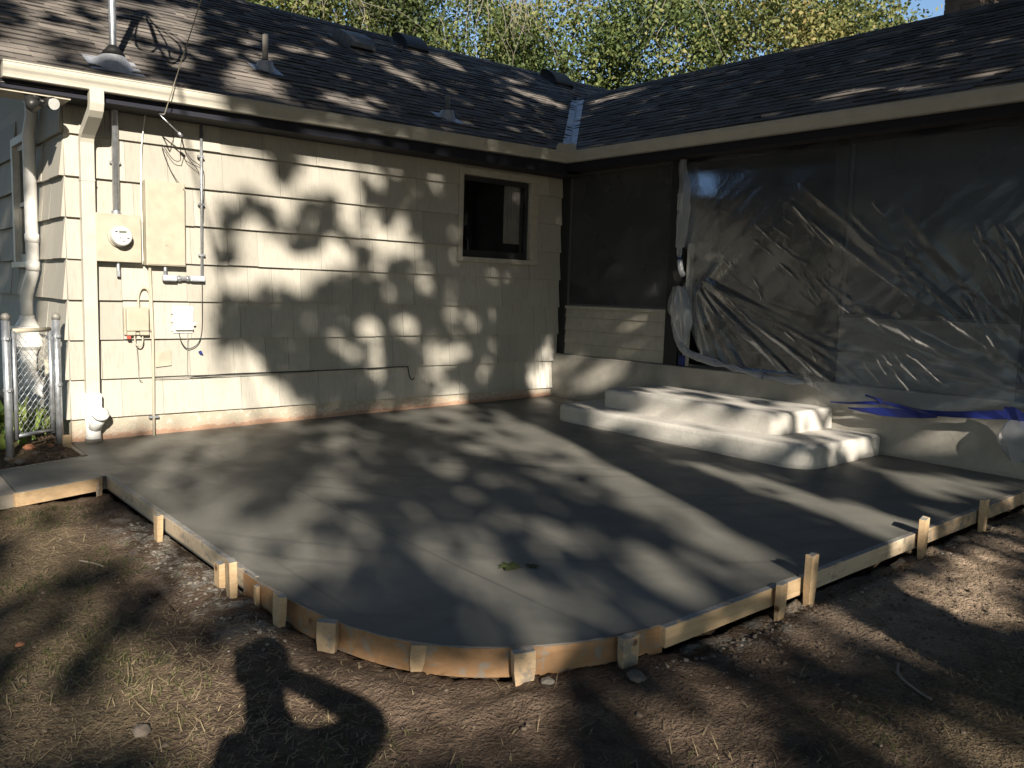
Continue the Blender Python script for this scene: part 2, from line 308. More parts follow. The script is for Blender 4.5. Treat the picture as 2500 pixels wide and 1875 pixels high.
# ------------------------------------------------------------------ the setting: ground, patio slab, old walk
EDGE = [(-5.885, -.674), (-6.565, -.885), (-6.578, -1.650), (-5.955, -1.483), (-5.953, -2.76), (-5.952, -3.6), (-5.950, -4.10), (-5.938, -4.42),
        (-5.905, -4.76), (-5.850, -5.03), (-5.755, -5.28), (-5.60, -5.49), (-5.40, -5.645), (-5.17, -5.765), (-4.95, -5.83), (-4.72, -5.868), (-4.4, -5.878), (0, -5.895)]
SLABPOLY = [(0, .03), (-5.87, .03)]+EDGE
def inside(poly, x, y):
    r = False; j = len(poly)-1
    for i in range(len(poly)):
        (xi, yi), (xj, yj) = poly[i], poly[j]
        if (yi > y) != (yj > y) and x < (xj-xi)*(y-yi)/(yj-yi)+xi: r = not r
        j = i
    return r
def segd(x, y, pts):
    b = 9e9
    for (x0, y0), (x1, y1) in zip(pts, pts[1:]):
        dx, dy = x1-x0, y1-y0; t = max(0, min(1, ((x-x0)*dx+(y-y0)*dy)/(dx*dx+dy*dy))); d = math.hypot(x-x0-t*dx, y-y0-t*dy)
        if d < b: b = d
    return b
CRACKS = [[(-6.285, -3.55), (-6.282, -3.66), (-6.30, -3.75), (-6.266, -3.98), (-6.285, -4.06), (-6.27, -4.13), (-6.258, -4.353), (-6.29, -4.5), (-6.277, -4.62)],
          [(-6.177, -3.60), (-6.19, -3.72), (-6.188, -3.81), (-6.258, -3.947), (-6.28, -4.05)]]
def sst(a, b, x):
    t = max(0, min(1, (x-a)/(b-a))); return t*t*(3-2*t)
def gz(x, y, fine=True):
    z = slabz(max(-9, min(2, x)), max(-11, min(0, y)), -.125)
    p = Vector((x, y, 0))
    z += .035*mn.fractal(p*.9, 1, 2, 3)*sst(0, .6, min(abs(x+5.99)+.1, 3))
    # mulch bed between the walk, the house corner and the gate
    if y > -1.2: z += (.135*sst(-1.15, -.55, y)+.02*sst(-.6, .1, y))*sst(-5.80, -5.95, x)
    # soil heaped against the curved form, hollowed under the straight board to its right
    d = math.hypot(x+4.75, y+4.7)
    z += .035*math.exp(-((d-1.36)/.12)**2)*(.5+.9*mn.noise(p*3.1))*sst(-4.6, -5.2, x)*sst(-4.1, -4.6, y)
    z += .05*math.exp(-((x+4.99)**2+(y+6.2)**2)/.03)                       # small heap of straw and soil
    z -= .02*math.exp(-((y+5.96)/.05)**2)*sst(-4.7, -4.3, x)
    z += .032*math.exp(-((x+6.06)/.13)**2)*sst(-4.9, -4.3, y)*sst(-1.8, -2.3, y)*(.6+.8*mn.noise(p*2.7))     # soil banked against the left forms
    z += .03*math.exp(-((y+6.12)/.09)**2)*sst(-4.9, -4.4, x)*(.5+mn.noise(p*2.3))
    if fine:
        z += .016*mn.fractal(p*7, 1, 2, 3)+.008*mn.noise(p*31)
        if -6.5 < x < -6.0 and -4.8 < y < -3.4:
            for c in CRACKS:
                dd = segd(x, y, c)
                if dd < .03: z -= .045*math.exp(-(dd/.011)**2)
    if x > -5.96 and y > -5.9 and inside(SLABPOLY, x, y): z = min(z, slabz(x, y, -.2))
    elif -6.56 < x <= -5.9 and -1.66 < y < -.5 and inside(SLABPOLY, x, y): z = slabz(x, y, -.2)
    return z
def axis(dense):
    c = [-400, -150, -70, -40, -25, -16, -12, -10, -9]
    out = list(c)
    for a, b, s in dense: out += list(np.arange(a, b-1e-6, s))
    return out
xs = axis([(-8.3, -7.4, .08), (-7.4, -5.8, .024), (-5.8, .4, .034), (.4, 3, .4)])+[3, 6, 10, 16, 25, 40, 70, 150, 400]
ys = axis([(-8.6, -7.6, .08), (-7.6, -5.7, .026), (-5.7, -1.2, .026), (-1.2, .2, .04), (.2, 3, .35)])+[3, 6, 10, 16, 25, 40, 70, 150, 400]
nx, ny = len(xs), len(ys)
gv = [(x, y, gz(x, y, -8.5 < x < .6 and -8.6 < y < .4)) for y in ys for x in xs]
gf = [(j*nx+i, j*nx+i+1, (j+1)*nx+i+1, (j+1)*nx+i) for j in range(ny-1) for i in range(nx-1)]
me = bpy.data.meshes.new('ground'); me.from_pydata(gv, [], gf); me.update()
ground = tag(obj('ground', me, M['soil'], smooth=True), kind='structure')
mb = MB().prism(SLABPOLY, lambda x, y: slabz(x, y, -.10), lambda x, y: slabz(x, y))
patio = tag(mb.build('patio', M['slab']), 'freshly poured grey concrete patio with one rounded corner', kind='structure')
mb = MB().prism([(-6.57, -.89), (-9.5, -1.8), (-9.5, -2.6), (-6.583, -1.655)], lambda x, y: slabz(x, y, -.1), lambda x, y: slabz(x, y, -.006))
tag(mb.build('walk', M['old_walk']), 'old tan concrete walk meeting the new slab', kind='structure')

# ------------------------------------------------------------------ form boards and stakes
def board(p0, p1, th, h, material, name, label, cat, group=None, dz=.003, n=1, side=1):
    (x0, y0), (x1, y1) = p0, p1; L = math.hypot(x1-x0, y1-y0); nxx, nyy = side*(y1-y0)/L*th, -side*(x1-x0)/L*th
    vs = []
    for (x, y) in ((x0, y0), (x1, y1)):
        for (ox, oy) in ((0, 0), (nxx, nyy)):
            for d in (dz-h, dz): vs.append((x+ox, y+oy, slabz(x, y, d)))
    fs = [(0, 1, 3, 2), (4, 6, 7, 5), (0, 4, 5, 1), (2, 3, 7, 6), (1, 5, 7, 3), (0, 2, 6, 4)]
    o = MB().add(vs, fs).build(name, M[material], bevel=.004)
    bm_fix(o); return tag(o, label, cat, group)
def bm_fix(o):
    import bmesh
    b = bmesh.new(); b.from_mesh(o.data); bmesh.ops.recalc_face_normals(b, faces=b.faces); b.to_mesh(o.data); b.free()
FG = 'timber forms round the new slab'
board((-5.957, -1.50), (-5.956, -2.62), .038, .092, 'muddy_pine', 'form_board', 'concrete-splashed form board along the left slab edge, from the walk', 'board', FG, side=-1)
board((-5.956, -2.624), (-5.954, -4.20), .038, .092, 'muddy_pine', 'form_board', 'mud-streaked pale form board along the left slab edge before the curve', 'board', FG, side=-1)
board((-6.60, -1.659), (-5.999, -1.498), .036, .10, 'pine', 'form_board', 'clean pine form board on the near side of the short walk', 'board', FG, side=1)
board((-6.60, -.893), (-5.93, -.686), .030, .09, 'splashed_pine', 'form_board', 'form board on the far side of the short walk, by the mulch', 'board', FG, side=-1)
board((-5.888, -.640), (-5.878, -.03), .036, .10, 'pine', 'form_board', 'short form board running from the walk to the house corner', 'board', FG, side=-1)
board((-4.74, -5.872), (-3.64, -5.886), .040, .098, 'pine', 'form_board', 'bright pine form board right of the curve, concrete crust on top', 'board', FG, side=1, dz=.006)
board((-3.60, -5.884), (-2.25, -5.888), .040, .096, 'muddy_pine', 'form_board', 'greyish form board between the tall stake and the next stake', 'board', FG, side=1)
board((-2.245, -5.889), (.05, -5.899), .040, .098, 'splashed_pine', 'form_board', 'splashed form board running out of the right edge', 'board', FG, side=1)
cv = []
pts = [p for p in EDGE if p[1] < -4.0 and p[0] < -4.6]
def cat(pts, k):
    out = []
    P = [pts[0]]+pts+[pts[-1]]
    for i in range(1, len(P)-2):
        p0, p1, p2, p3 = (Vector(q) for q in P[i-1:i+3])
        for j in range(k):
            t = j/k; out.append(.5*((2*p1)+(p2-p0)*t+(2*p0-5*p1+4*p2-p3)*t*t+(3*p1-p0-3*p2+p3)*t**3))
    return out+[Vector(P[-2])]
cp = cat(pts, 5); n = len(cp); vs = []; fs = []
for i, q in enumerate(cp):
    t = (cp[min(i+1, n-1)]-cp[max(i-1, 0)]).normalized(); no = Vector((t.y, -t.x))
    for off in (.002, .012):
        for d in (-.125, .004+.003*mn.noise(Vector((i*.7, 0, 0)))): vs.append((q.x+no.x*-off*-1 if False else q.x-no.x*-off, q.y+no.y*off, slabz(q.x, q.y, d)))
for i in range(n-1):
    a, b = i*4, (i+1)*4
    fs += [(a, b, b+1, a+1), (a+2, a+3, b+3, b+2), (a+1, b+1, b+3, a+3)]
o = MB().add(vs, fs).build('curved_form', M['hardboard']); bm_fix(o)
tag(o, 'thin orange-brown hardboard form bent round the slab corner', 'board', FG)
# grout lip that slopped over the curved form
mb = MB(); 
mb.tube([(q.x, q.y, slabz(q.x, q.y, .001)) for q in cp], [.007+.004*mn.noise(Vector((i*.9, 3, 0))) for i in range(n)], 6)
tag(mb.build('mortar_lip', M['mortar_clod'], smooth=True), 'grey mortar lip crusted along the top of the curved form', 'mortar')

def stake(x, y, ztop, w, d, rot, label, mt='pine', lean=(0, 0), split=False, h=None):
    zb = gz(x, y)-.03; h = ztop-zb
    Mx = Matrix.Translation((x, y, zb)) @ Matrix.Rotation(lean[0], 4, 'X') @ Matrix.Rotation(lean[1], 4, 'Y') @ Matrix.Rotation(rot, 4, 'Z')
    a, b = w/2, d/2; j = lambda s=.004: R.uniform(-s, s)
    vs = [(-a*.8, -b*.8, 0), (a*.8, -b*.8, 0), (a*.8, b*.8, 0), (-a*.8, b*.8, 0), (-a+j(), -b, h*.45), (a+j(), -b, h*.45), (a, b, h*.45), (-a, b, h*.45),
          (-a+j(), -b+j(), h+j()), (0, -b+j(), h+j(.006)), (a+j(), -b+j(), h+j()), (a, b, h+j()), (0, b, h+j(.006)), (-a, b, h+j())]
    fs = [(3, 2, 1, 0), (0, 1, 5, 4), (1, 2, 6, 5), (2, 3, 7, 6), (3, 0, 4, 7), (4, 5, 10, 9, 8), (5, 6, 11, 10), (6, 7, 13, 12, 11), (7, 4, 8, 13), (8, 9, 12, 13), (9, 10, 11, 12)]
    o = MB().add([Mx @ Vector(v) for v in vs], fs).build('wooden_stake', M[mt], bevel=.002)
    return tag(o, label, 'stake', 'wooden stakes holding the forms')
hp = math.pi/2
stake(-6.035, -2.965, -.072, .055, .036, hp+.1, 'short stake on the middle of the left form board, knotty face')
stake(-6.02, -3.93, -.118, .075, .036, hp, 'flat stake just behind the thick stake at the start of the curve')
stake(-6.035, -4.13, -.046, .088, .040, hp-.12, 'thick bright stake where the left board meets the curve', lean=(.02, -.03))
stake(-5.975, -4.30, -.150, .030, .022, hp, 'slim little stake just past the thick bright stake')
stake(-5.995, -4.60, -.098, .088, .038, hp-.1, 'split-faced stake, first one on the orange curved form', lean=(.03, .02))
stake(-5.925, -4.95, -.130, .092, .040, 2.25, 'second stake on the orange curved form, grey left face', 'splashed_pine', (.04, 0))
stake(-5.70, -5.365, -.150, .10, .034, 2.45, 'third stake on the orange curved form, clean flat face', 'pine', (.06, .03))
stake(-5.405, -5.700, -.136, .095, .040, 2.75, 'fourth stake on the orange curved form, tapering with a mortar cap', 'splashed_pine', (.02, -.04))
stake(-4.965, -5.888, -.122, .092, .04, 3.05, 'dark-knotted stake where the curve meets the straight board', 'splashed_pine')
stake(-3.885, -5.955, -.082, .070, .03, .1, 'splintered low stake left of the tall stake', 'pine', (.05, -.03))
stake(-3.60, -5.955, .012, .080, .042, .12, 'tall stake standing well above the slab edge', 'pine', (0, .02))
stake(-2.265, -5.958, .006, .098, .040, .2, 'pale stake second from the right edge, casting a shadow on the slab', 'pine')
stake(-1.335, -5.965, -.002, .080, .040, .1, 'split-topped stake nearest the right edge', 'pine', (0, .02))
stake(-5.955, -.26, .02, .060, .035, .3, 'upright pine stake by the house corner and the gate post', 'pine', (0, .03))
stake(-6.02, -1.545, -.15, .040, .022, .6, 'small stub stake at the inner corner of the short walk', 'splashed_pine')

# ------------------------------------------------------------------ concrete steps
def rpoly(x0, x1, y0, y1, r, k=10):
    p = [(x1, y1)]
    for cx, cy, a0 in ((x0+r, y1-r, 90), (x0+r, y0+r, 180)):
        p += [(cx+r*math.cos(math.radians(a0+90*i/k)), cy+r*math.sin(math.radians(a0+90*i/k))) for i in range(k+1)]
    return p+[(x1, y0)]
steps = thing('concrete_steps', 'pale two-step concrete stoop with rounded corners below the plastic', 'steps', (-.6, -2.9, -.04))
for nm, a, zt in (('lower_step', (-1.285, -.002, -4.56, -1.385, .27), .138), ('upper_step', (-.945, -.003, -4.07, -1.83, .12), .335)):
    mb = MB().prism(rpoly(*a)[::-1], -.12, zt); o = mb.build(nm, M['step_concrete'], bevel=.042); bm_fix(o); o.modifiers['bevel'].segments = 3; under(o, steps)

# ------------------------------------------------------------------ house
house = thing('house', 'tan shingle-sided one-storey house with an L of brown gable roofs', 'house', (0, 0, 0))
PM = .54                                                        # roof pitch
Z0, EX = .112, .3585                                            # first siding butt line, exposure
# unit siding shingle: x 0..1, z 0..1, faces -y
me_s = bpy.data.meshes.new('siding_shingle')
me_s.from_pydata([(0, -.042, 0), (1, -.042, 0), (1, -.004, 1), (0, -.004, 1), (0, .004, 0), (1, .004, 0), (1, .004, 1), (0, .004, 1)], [], [(0, 1, 2, 3), (5, 4, 7, 6), (4, 5, 1, 0), (3, 2, 6, 7), (4, 0, 3, 7), (1, 5, 6, 2)])
me_s.materials.append(M['siding'])
wall = MB()
WX0, WX1, WZ0, WZ1 = -1.562, -.488, 1.775, 2.750                 # kitchen window opening
for a in ((-5.85, WX0, .004, .16, -.3, 3.1), (WX1, .09, .004, .16, -.3, 3.1), (WX0, WX1, .004, .16, -.3, WZ0), (WX0, WX1, .004, .16, WZ1, 3.1)): wall.box(*a)
GY0, GY1, GZ0, GZ1 = 1.43, 2.02, 1.53, 2.72
for a in ((-5.85, -5.70, .161, GY0, -.3, 3.1), (-5.85, -5.70, GY1, 8, -.3, 3.1), (-5.85, -5.70, GY0, GY1, -.3, GZ0), (-5.85, -5.70, GY0, GY1, GZ1, 3.1)): wall.box(*a)
wall.add([(-5.85, .0, 3.1), (-5.85, 8, 3.1), (-5.85, 3.8, 5.2)], [(0, 1, 2)])
wall_o = wall.build('wall', M['siding'], house)
def piece(x, z, w, h, face='A'):
    o = bpy.data.objects.new('siding_shingle', me_s); COL.objects.link(o); o.parent = wall_o
    o.scale = (w-.003, 1+R.uniform(-.12, .12), h)
    if face == 'A': o.location = (x, 0, z)
    else: o.location = (-5.855, x, z); o.rotation_euler = (0, 0, -math.pi/2)
    return o
def run(x0, x1, z, h, face, wmin, wmax):
    x = x0
    while x < x1-.01:
        w = R.uniform(wmin, wmax)
        if x1-x-w < .16: w = x1-x
        piece(x if face == 'A' else x+w, z+R.uniform(-.004, .003), w, h, face); x += w
for k in range(8):
    z = Z0+EX*k; h = EX+.012; wm = (.2, .46) if k < 3 else (.24, .5) if k < 5 else (.3, .6)
    e = .075 if k > 1 else .03 if k == 1 else -.006
    if z+h < WZ0-.02 or z > WZ1: run(-5.862, e, z, h, 'A', *wm)
    elif z < WZ0:
        run(-5.862, WX0-.02, z, h, 'A', *wm); run(WX0-.02, WX1+.02, z, WZ0-.02-z, 'A', *wm); run(WX1+.02, e, z, h, 'A', *wm)
    else:
        run(-5.862, WX0-.02, z, h, 'A', *wm); run(WX1+.02, e, z, h, 'A', *wm)
        if z+h > WZ1+.03: run(WX0-.02, WX1+.02, WZ1+.03, z+h-WZ1-.03, 'A', *wm)
for k in range(8):
    z = Z0+EX*k; h = EX+.012
    if GZ0-h < z < GZ1:
        run(-.002, GY0-.02, z, h, 'G', .3, .55); run(GY1+.02, 4.2, z, h, 'G', .3, .55)
        if z < GZ0: run(GY0-.02, GY1+.02, z, GZ0-.02-z, 'G', .3, .6)
    else: run(-.002, 4.2, z, h, 'G', .3, .55)
fd = MB().box(-5.845, -.01, -.006, .003, -.28, Z0+.02).box(-5.853, -5.846, -.006, 8, -.28, Z0+.02)
fd.build('foundation', M['foundation'], house)
# kitchen window
win = MB()
for a in ((-1.622, -.365, -.050, .01, 2.748, 2.832), (-1.622, -1.560, -.050, .01, 1.775, 2.747), (-.490, -.365, -.050, .01, 1.775, 2.747)): win.box(*a)
win = win.build('window', M['trim_paint'], house, bevel=.004)
win['label'] = 'kitchen window with dark sash and tan trim'
MB().box(-1.634, -.360, -.075, .01, 1.716, 1.774).build('sill', M['trim_paint'], win, bevel=.005)
fr = MB()
for a in ((-1.559, -1.512, .01, .06, 1.776, 2.747), (-.538, -.491, .01, .06, 1.776, 2.747), (-1.511, -.539, .01, .06, 2.690, 2.747), (-1.511, -.539, .01, .06, 1.776, 1.862)): fr.box(*a)
fr.build('frame', M['dark_trim'], win, bevel=.003)
MB().box(-1.515, -.535, .034, .038, 1.86, 2.70).build('pane', M['window_glass'], win)
# the kitchen behind the pane
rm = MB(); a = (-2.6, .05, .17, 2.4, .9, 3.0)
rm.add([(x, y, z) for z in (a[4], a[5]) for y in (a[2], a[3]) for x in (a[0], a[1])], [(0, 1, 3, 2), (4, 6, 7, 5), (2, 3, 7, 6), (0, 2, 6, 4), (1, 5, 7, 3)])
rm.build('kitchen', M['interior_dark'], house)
cu = MB(); nn = 26
vs = [(-.80+.26*i/nn, .12+.015*math.sin(i*1.35), z) for z in (1.98, 2.74) for i in range(nn+1)]
cu.add(vs, [(i, i+1, nn+2+i, nn+1+i) for i in range(nn)]); cu = cu.build('curtain', M['curtain'], smooth=True)
tag(cu, 'pinkish beige curtain hanging inside the kitchen window', 'curtain')
fa = MB().tube([(-1.26, .25, 1.70), (-1.26, .25, 1.93), (-1.265, .245, 1.985), (-1.285, .235, 2.015), (-1.32, .22, 2.02)], .008, 8)
tag(fa.build('faucet', M['galvanized'], smooth=True), 'thin curved chrome faucet inside the kitchen window', 'faucet')
# gable window
gw = MB()
for a in ((-5.905, -5.845, GY0-.07, GY0, GZ0, GZ1+.08), (-5.905, -5.845, GY1, GY1+.09, GZ0, GZ1+.08), (-5.905, -5.845, GY0, GY1, GZ1, GZ1+.08), (-5.925, -5.845, GY0-.09, GY1+.12, GZ0-.06, GZ0)): gw.box(*a)
gw = gw.build('window', M['white_trim'], house, bevel=.004); gw['label'] = 'narrow white-framed window round the left corner'
g2 = MB()
for a in ((-5.86, -5.82, GY0, GY0+.05, GZ0, GZ1), (-5.86, -5.82, GY1-.05, GY1, GZ0, GZ1), (-5.86, -5.82, GY0+.05, GY1-.05, GZ1-.05, GZ1), (-5.86, -5.82, GY0+.05, GY1-.05, GZ0, GZ0+.08), (-5.86, -5.82, GY0+.05, GY1-.05, 2.1, 2.14)): g2.box(*a)
g2.build('frame', M['white_trim'], gw)
MB().box(-5.845, -5.84, GY0+.05, GY1-.05, GZ0+.08, GZ1-.05).build('pane', M['pane_glass'], gw)
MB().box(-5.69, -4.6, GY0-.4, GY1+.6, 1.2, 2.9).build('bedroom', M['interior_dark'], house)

# --- porch wall on the right wing
MB().box(0, .5, -9, .0, -.35, .572).build('plinth', M['plinth_concrete'], house, bevel=.012)
for a in ((.09, .20, -.135, .16), (.075, .20, -2.04, -1.845), (.10, .20, -2.075, -2.041), (.075, .20, -4.0, -3.87), (.075, .20, -5.80, -5.62), (.075, .20, -8.8, -8.6)):
    MB().box(*a, .573, 3.1).build('post', M['dark_trim'], house, bevel=.003)
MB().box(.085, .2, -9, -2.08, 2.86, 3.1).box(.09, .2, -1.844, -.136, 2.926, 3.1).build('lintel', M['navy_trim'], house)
MB().box(.075, .145, -2.165, -2.125, .573, 1.97).build('door_jamb', M['white_trim'], house)
for (y0, y1) in ((-1.843, -.137), (-5.618, -4.002), (-8.598, -5.802)):
    kw = MB().box(.118, .19, y0, y1, .573, 1.20).build('kneewall', M['interior_wall'], house)
    for z0, z1 in ((.576, .716), (.720, .888), (.892, 1.060), (1.064, 1.172)):
        MB().add([(.092, y0+.002, z0), (.092, y1-.002, z0), (.108, y1-.002, z1), (.108, y0+.002, z1), (.117, y0+.002, z0), (.117, y1-.002, z0), (.117, y1-.002, z1), (.117, y0+.002, z1)],
                 [(0, 3, 2, 1), (0, 1, 5, 4), (3, 7, 6, 2), (0, 4, 7, 3), (1, 2, 6, 5)]).build('clapboard', M['trim_paint' if y1 > -1 else 'trim_film_dimmed'], kw)  # kneewalls behind the film: trim darkened, the film's softening put into the colour
    MB().box(.08, .2, y0+.001, y1-.001, 1.173, 1.212).build('cap', M['trim_paint' if y1 > -1 else 'trim_film_dimmed'], kw, bevel=.003)
    MB().box(.128, .131, y0, y1, 1.213, 2.925).build('insect_screen', M['screen'], kw)
    sf = MB()
    for b_ in ((y0+.001, y0+.030, 1.214, 2.92), (y1-.030, y1-.001, 1.214, 2.92), (y0+.031, y1-.031, 1.214, 1.240), (y0+.031, y1-.031, 2.895, 2.92)): sf.box(.112, .127, *b_)
    sf.build('screen_frame', M['frame_grey'], kw)
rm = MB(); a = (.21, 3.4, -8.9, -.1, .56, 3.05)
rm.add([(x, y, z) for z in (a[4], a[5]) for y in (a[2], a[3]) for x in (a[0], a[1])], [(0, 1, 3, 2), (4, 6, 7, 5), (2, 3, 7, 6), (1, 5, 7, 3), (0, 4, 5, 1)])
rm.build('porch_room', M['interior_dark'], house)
MB().box(2.2, 2.35, -3.75, -3.5, .57, 3.0).box(2.2, 2.35, -5.0, -4.3, .57, 3.0).box(1.6, 1.8, -7.4, -5.2, 2.2, 2.3).build('inner_post', M['interior_wall'], house)

# --- eaves
EAx0 = -6.385
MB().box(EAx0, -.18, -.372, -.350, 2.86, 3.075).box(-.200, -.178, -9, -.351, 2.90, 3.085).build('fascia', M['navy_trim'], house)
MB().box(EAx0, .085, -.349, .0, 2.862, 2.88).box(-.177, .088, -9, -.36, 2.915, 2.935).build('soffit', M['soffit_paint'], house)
gp = [(0, .115), (0, 0), (.078, -.004), (.088, .002), (.090, .022), (.098, .045), (.112, .066), (.118, .088), (.118, .110), (.124, .112), (.124, .122), (.108, .122), (.108, .105)]
def gut(t):                                                     # three stations: left end, inner corner, far right
    if t == 0: return [(EAx0+.01, -.374-d, 2.925+z) for d, z in gp]
    if t == 1: return [(-.203-d, -.374-d, 2.993+z) for d, z in gp]
    return [(-.203-d, -9, 2.955+z) for d, z in gp]
vs = gut(0)+gut(1)+gut(2); k = len(gp)
fs = [(s*k+i, s*k+i+1, (s+1)*k+i+1, (s+1)*k+i) for s in range(2) for i in range(k-1)]
fs.append(tuple(range(0, 9)))
o = MB().add(vs, fs).build('gutter', M['gutter_paint'], house); bm_fix(o)
# splash guard over the inner corner
sg = MB(); h0, h1 = 3.112, 3.205
q = [(-.50, -.490), (-.323, -.494), (-.319, -.498), (-.317, -.66)]
vs = [(x, y, h0) for x, y in q]+[(q[0][0]+.015, q[0][1], h0+.06), (q[0][0]+.05, q[0][1], h1), (q[1][0], q[1][1], h1+.005), (q[3][0], q[3][1]+.05, h1), (q[3][0], q[3][1]+.015, h0+.06)]
sg.add(vs, [(0, 1, 6, 5, 4), (1, 2, 6), (2, 3, 8, 7, 6)])
o = sg.build('splash_guard', M['gutter_paint'], house); sd = o.modifiers.new('s', 'SOLIDIFY'); sd.thickness = .004
# --- downspout with offset elbows
rib = []
def spout(path, w, d): 
    m_ = MB().rtube(path, w, d)
    for i in range(4):                                          # pressed ribs
        ox = -w/2+w*(i+.5)/4
        m_.rtube([(x+ox, y-(d/2+.0015) if False else y-d/2-.001, z) for x, y, z in path], w*.11, .004)
    return m_
dx = -5.697
ds = MB().rtube([(dx, -.430, 2.94), (dx, -.430, 2.83), (dx, -.415, 2.79), (dx, -.375, 2.755), (dx, -.155, 2.640), (dx, -.105, 2.605), (dx, -.082, 2.55), (dx, -.080, 2.36), (dx, -.080, .33)], .110, .078)
for i in range(5):
    ox = -.042+.084*i/4
    ds.box(dx+ox-.005, dx+ox+.005, -.1225, -.1185, .34, 2.52)
ds.box(dx-.058, dx+.058, -.124, -.03, 2.22, 2.235)
ds.build('downspout', M['gutter_paint'], house, bevel=.008)
pv = thing('drain_adapter', 'white plastic drain adapter with capped cleanout at the downspout foot', 'drain pipe', (dx, -.08, -.1))
under(MB().box(-5.764, -5.632, -.150, -.012, .12, .352).build('socket', M['pvc_white'], bevel=.014), pv)
under(MB().tube([(dx, -.082, .14), (dx, -.082, .06), (dx, -.085, -.03), (dx, -.085, -.115)], [.066, .062, .062, .070], 24).build('pipe', M['pvc_white'], smooth=True), pv)
under(MB().tube([(dx, -.082, .02), (dx+.022, -.150, .11), (dx+.034, -.190, .165)], [.058, .060, .062], 24).tube([(dx+.030, -.178, .150), (dx+.041, -.208, .188)], .070, 24).build('cleanout', M['pvc_white'], smooth=True), pv)
under(MB().tube([(dx+.041, -.2085, .1885), (dx+.0435, -.2155, .1975)], .052, 24).box(dx+.014, dx+.074, -.238, -.205, .188, .205).build('cap', M['plastic_white'], bevel=.004), pv)
under(MB().tube([(dx, -.085, -.115), (dx, -.085, -.06)], [.074, .069], 24).build('mortar_ring', M['mortar_clod'], smooth=True), pv)

# --- roofs
def zA(x, y): return 3.10+PM*(y+.40)+.0095*(x+.4)
def zB(x): return 3.10+PM*(x+.21)
RYA, RXB = 3.77, 2.84
RAX0 = -6.42
def val_y(x):                                                   # valley line in plan, where both roof planes meet
    return (PM*(x+.21)-.0095*(x+.4))/PM-.40
roof = MB()
ve = (RXB, val_y(RXB), zB(RXB)); vb = (-.25, val_y(-.25), zB(-.25))
T = -.018
roof.add([(RAX0, -.385, zA(RAX0, -.385)+T), (-.25, val_y(-.25), zA(-.25, val_y(-.25))+T), (RXB, val_y(RXB), zA(RXB, val_y(RXB))+T), (8, val_y(RXB), zA(8, val_y(RXB))+T), (8, RYA, zA(8, RYA)+T), (RAX0, RYA, zA(RAX0, RYA)+T),
          (8, 8, 3.1), (RAX0, 8, 3.0)], [(0, 1, 2, 5), (2, 3, 4, 5), (5, 4, 6, 7)])
roof.add([(-.25, val_y(-.25), zB(-.25)+T), (-.25, -9, zB(-.25)+T), (RXB, -9, zB(RXB)+T), (RXB, val_y(RXB), zB(RXB)+T), (6, -9, 3.05), (6, 3, 3.05)], [(0, 1, 2, 3), (3, 2, 4, 5)])
roof = roof.build('roof', M['dark_vent'], house)
# rake board on the gable end
rk = MB()
for y0, y1, z0, z1 in ((-.40, RYA, zA(RAX0, -.40), zA(RAX0, RYA)),):
    rk.add([(x, y, z+d) for x in (RAX0-.004, RAX0+.03) for y, z in ((y0, z0), (y1, z1)) for d in (-.17, -.005)], [(0, 2, 3, 1), (4, 5, 7, 6), (1, 3, 7, 5), (0, 1, 5, 4), (0, 4, 6, 2)])
rk.build('rake_board', M['white_trim'], house)
MB().add([(x, y, zA(x, y)-.16) for x, y in ((RAX0+.03, -.38), (-5.86, -.38), (-5.86, RYA), (RAX0+.03, RYA))], [(0, 3, 2, 1)]).build('rake_soffit', M['trim_paint'], house)
MB().box(RAX0+.035, -5.87, -.348, -.02, 2.84, 2.861).build('eave_return', M['trim_paint'], house)
# shingles: tapered tabs laid in courses
ES = .143; cs = 1/math.sqrt(1+PM*PM); dA = ES*cs
def tab(s0, s1, w, th):                                         # local: u along eave, v up the slope, n normal
    return [(0, 0, 0), (w, 0, 0), (w, s1, -.002), (0, s1, -.002), (0, 0, th), (w, 0, th), (w, s1, .002), (0, s1, .002)]
TF = [(4, 5, 6, 7), (0, 4, 7, 3), (1, 2, 6, 5), (0, 1, 5, 4)]
fieldv, fieldf, single = [], [], 0
me_t = {}
def lay(origin, uax, vax, nax, u0, u1fn, ncourse, far):
    global single
    for c in range(ncourse):
        v = c*ES-.02
        u = u0(c) if callable(u0) else u0; ue = u1fn(c)
        while u < ue-.03:
            w = R.choice((.11, .16, .2, .26, .33))+R.uniform(-.02, .03); w = min(w, ue-u)
            th = R.choice((.010, .015, .021)); L = ES+.05
            o0 = origin+uax*u+vax*v
            if not far and single < 300 and c < 14 and u < 6.0 and c*.35+u*.5 < 5.6:
                kk = (round(w, 2), th)
                if kk not in me_t:
                    mm = bpy.data.meshes.new('shingle'); mm.from_pydata(tab(0, L, kk[0]-.002, th), [], TF); mm.materials.append(M['shingle']); mm.materials.append(M['asphalt_shadow_edge']); mm.polygons[3].material_index = 1; me_t[kk] = mm
                o = bpy.data.objects.new('shingle', me_t[kk]); COL.objects.link(o); o.parent = roof
                mt_ = Matrix.Identity(4)
                for i in range(3): mt_[i][0], mt_[i][1], mt_[i][2], mt_[i][3] = uax[i], vax[i], nax[i], o0[i]
                o.matrix_local = mt_; single += 1
            else:
                b = len(fieldv); fieldv.extend([tuple(o0+uax*p[0]+vax*p[1]+nax*p[2]) for p in tab(0, L, w-.002, th)]); fieldf.extend([tuple(b+i for i in f) for f in TF])
            u += w
uA = Vector((1, 0, .0095)).normalized(); vA = Vector((0, 1, PM)).normalized(); nA = uA.cross(vA).normalized(); vA = nA.cross(uA)
oA = Vector((RAX0, -.40, zA(RAX0, -.40)))
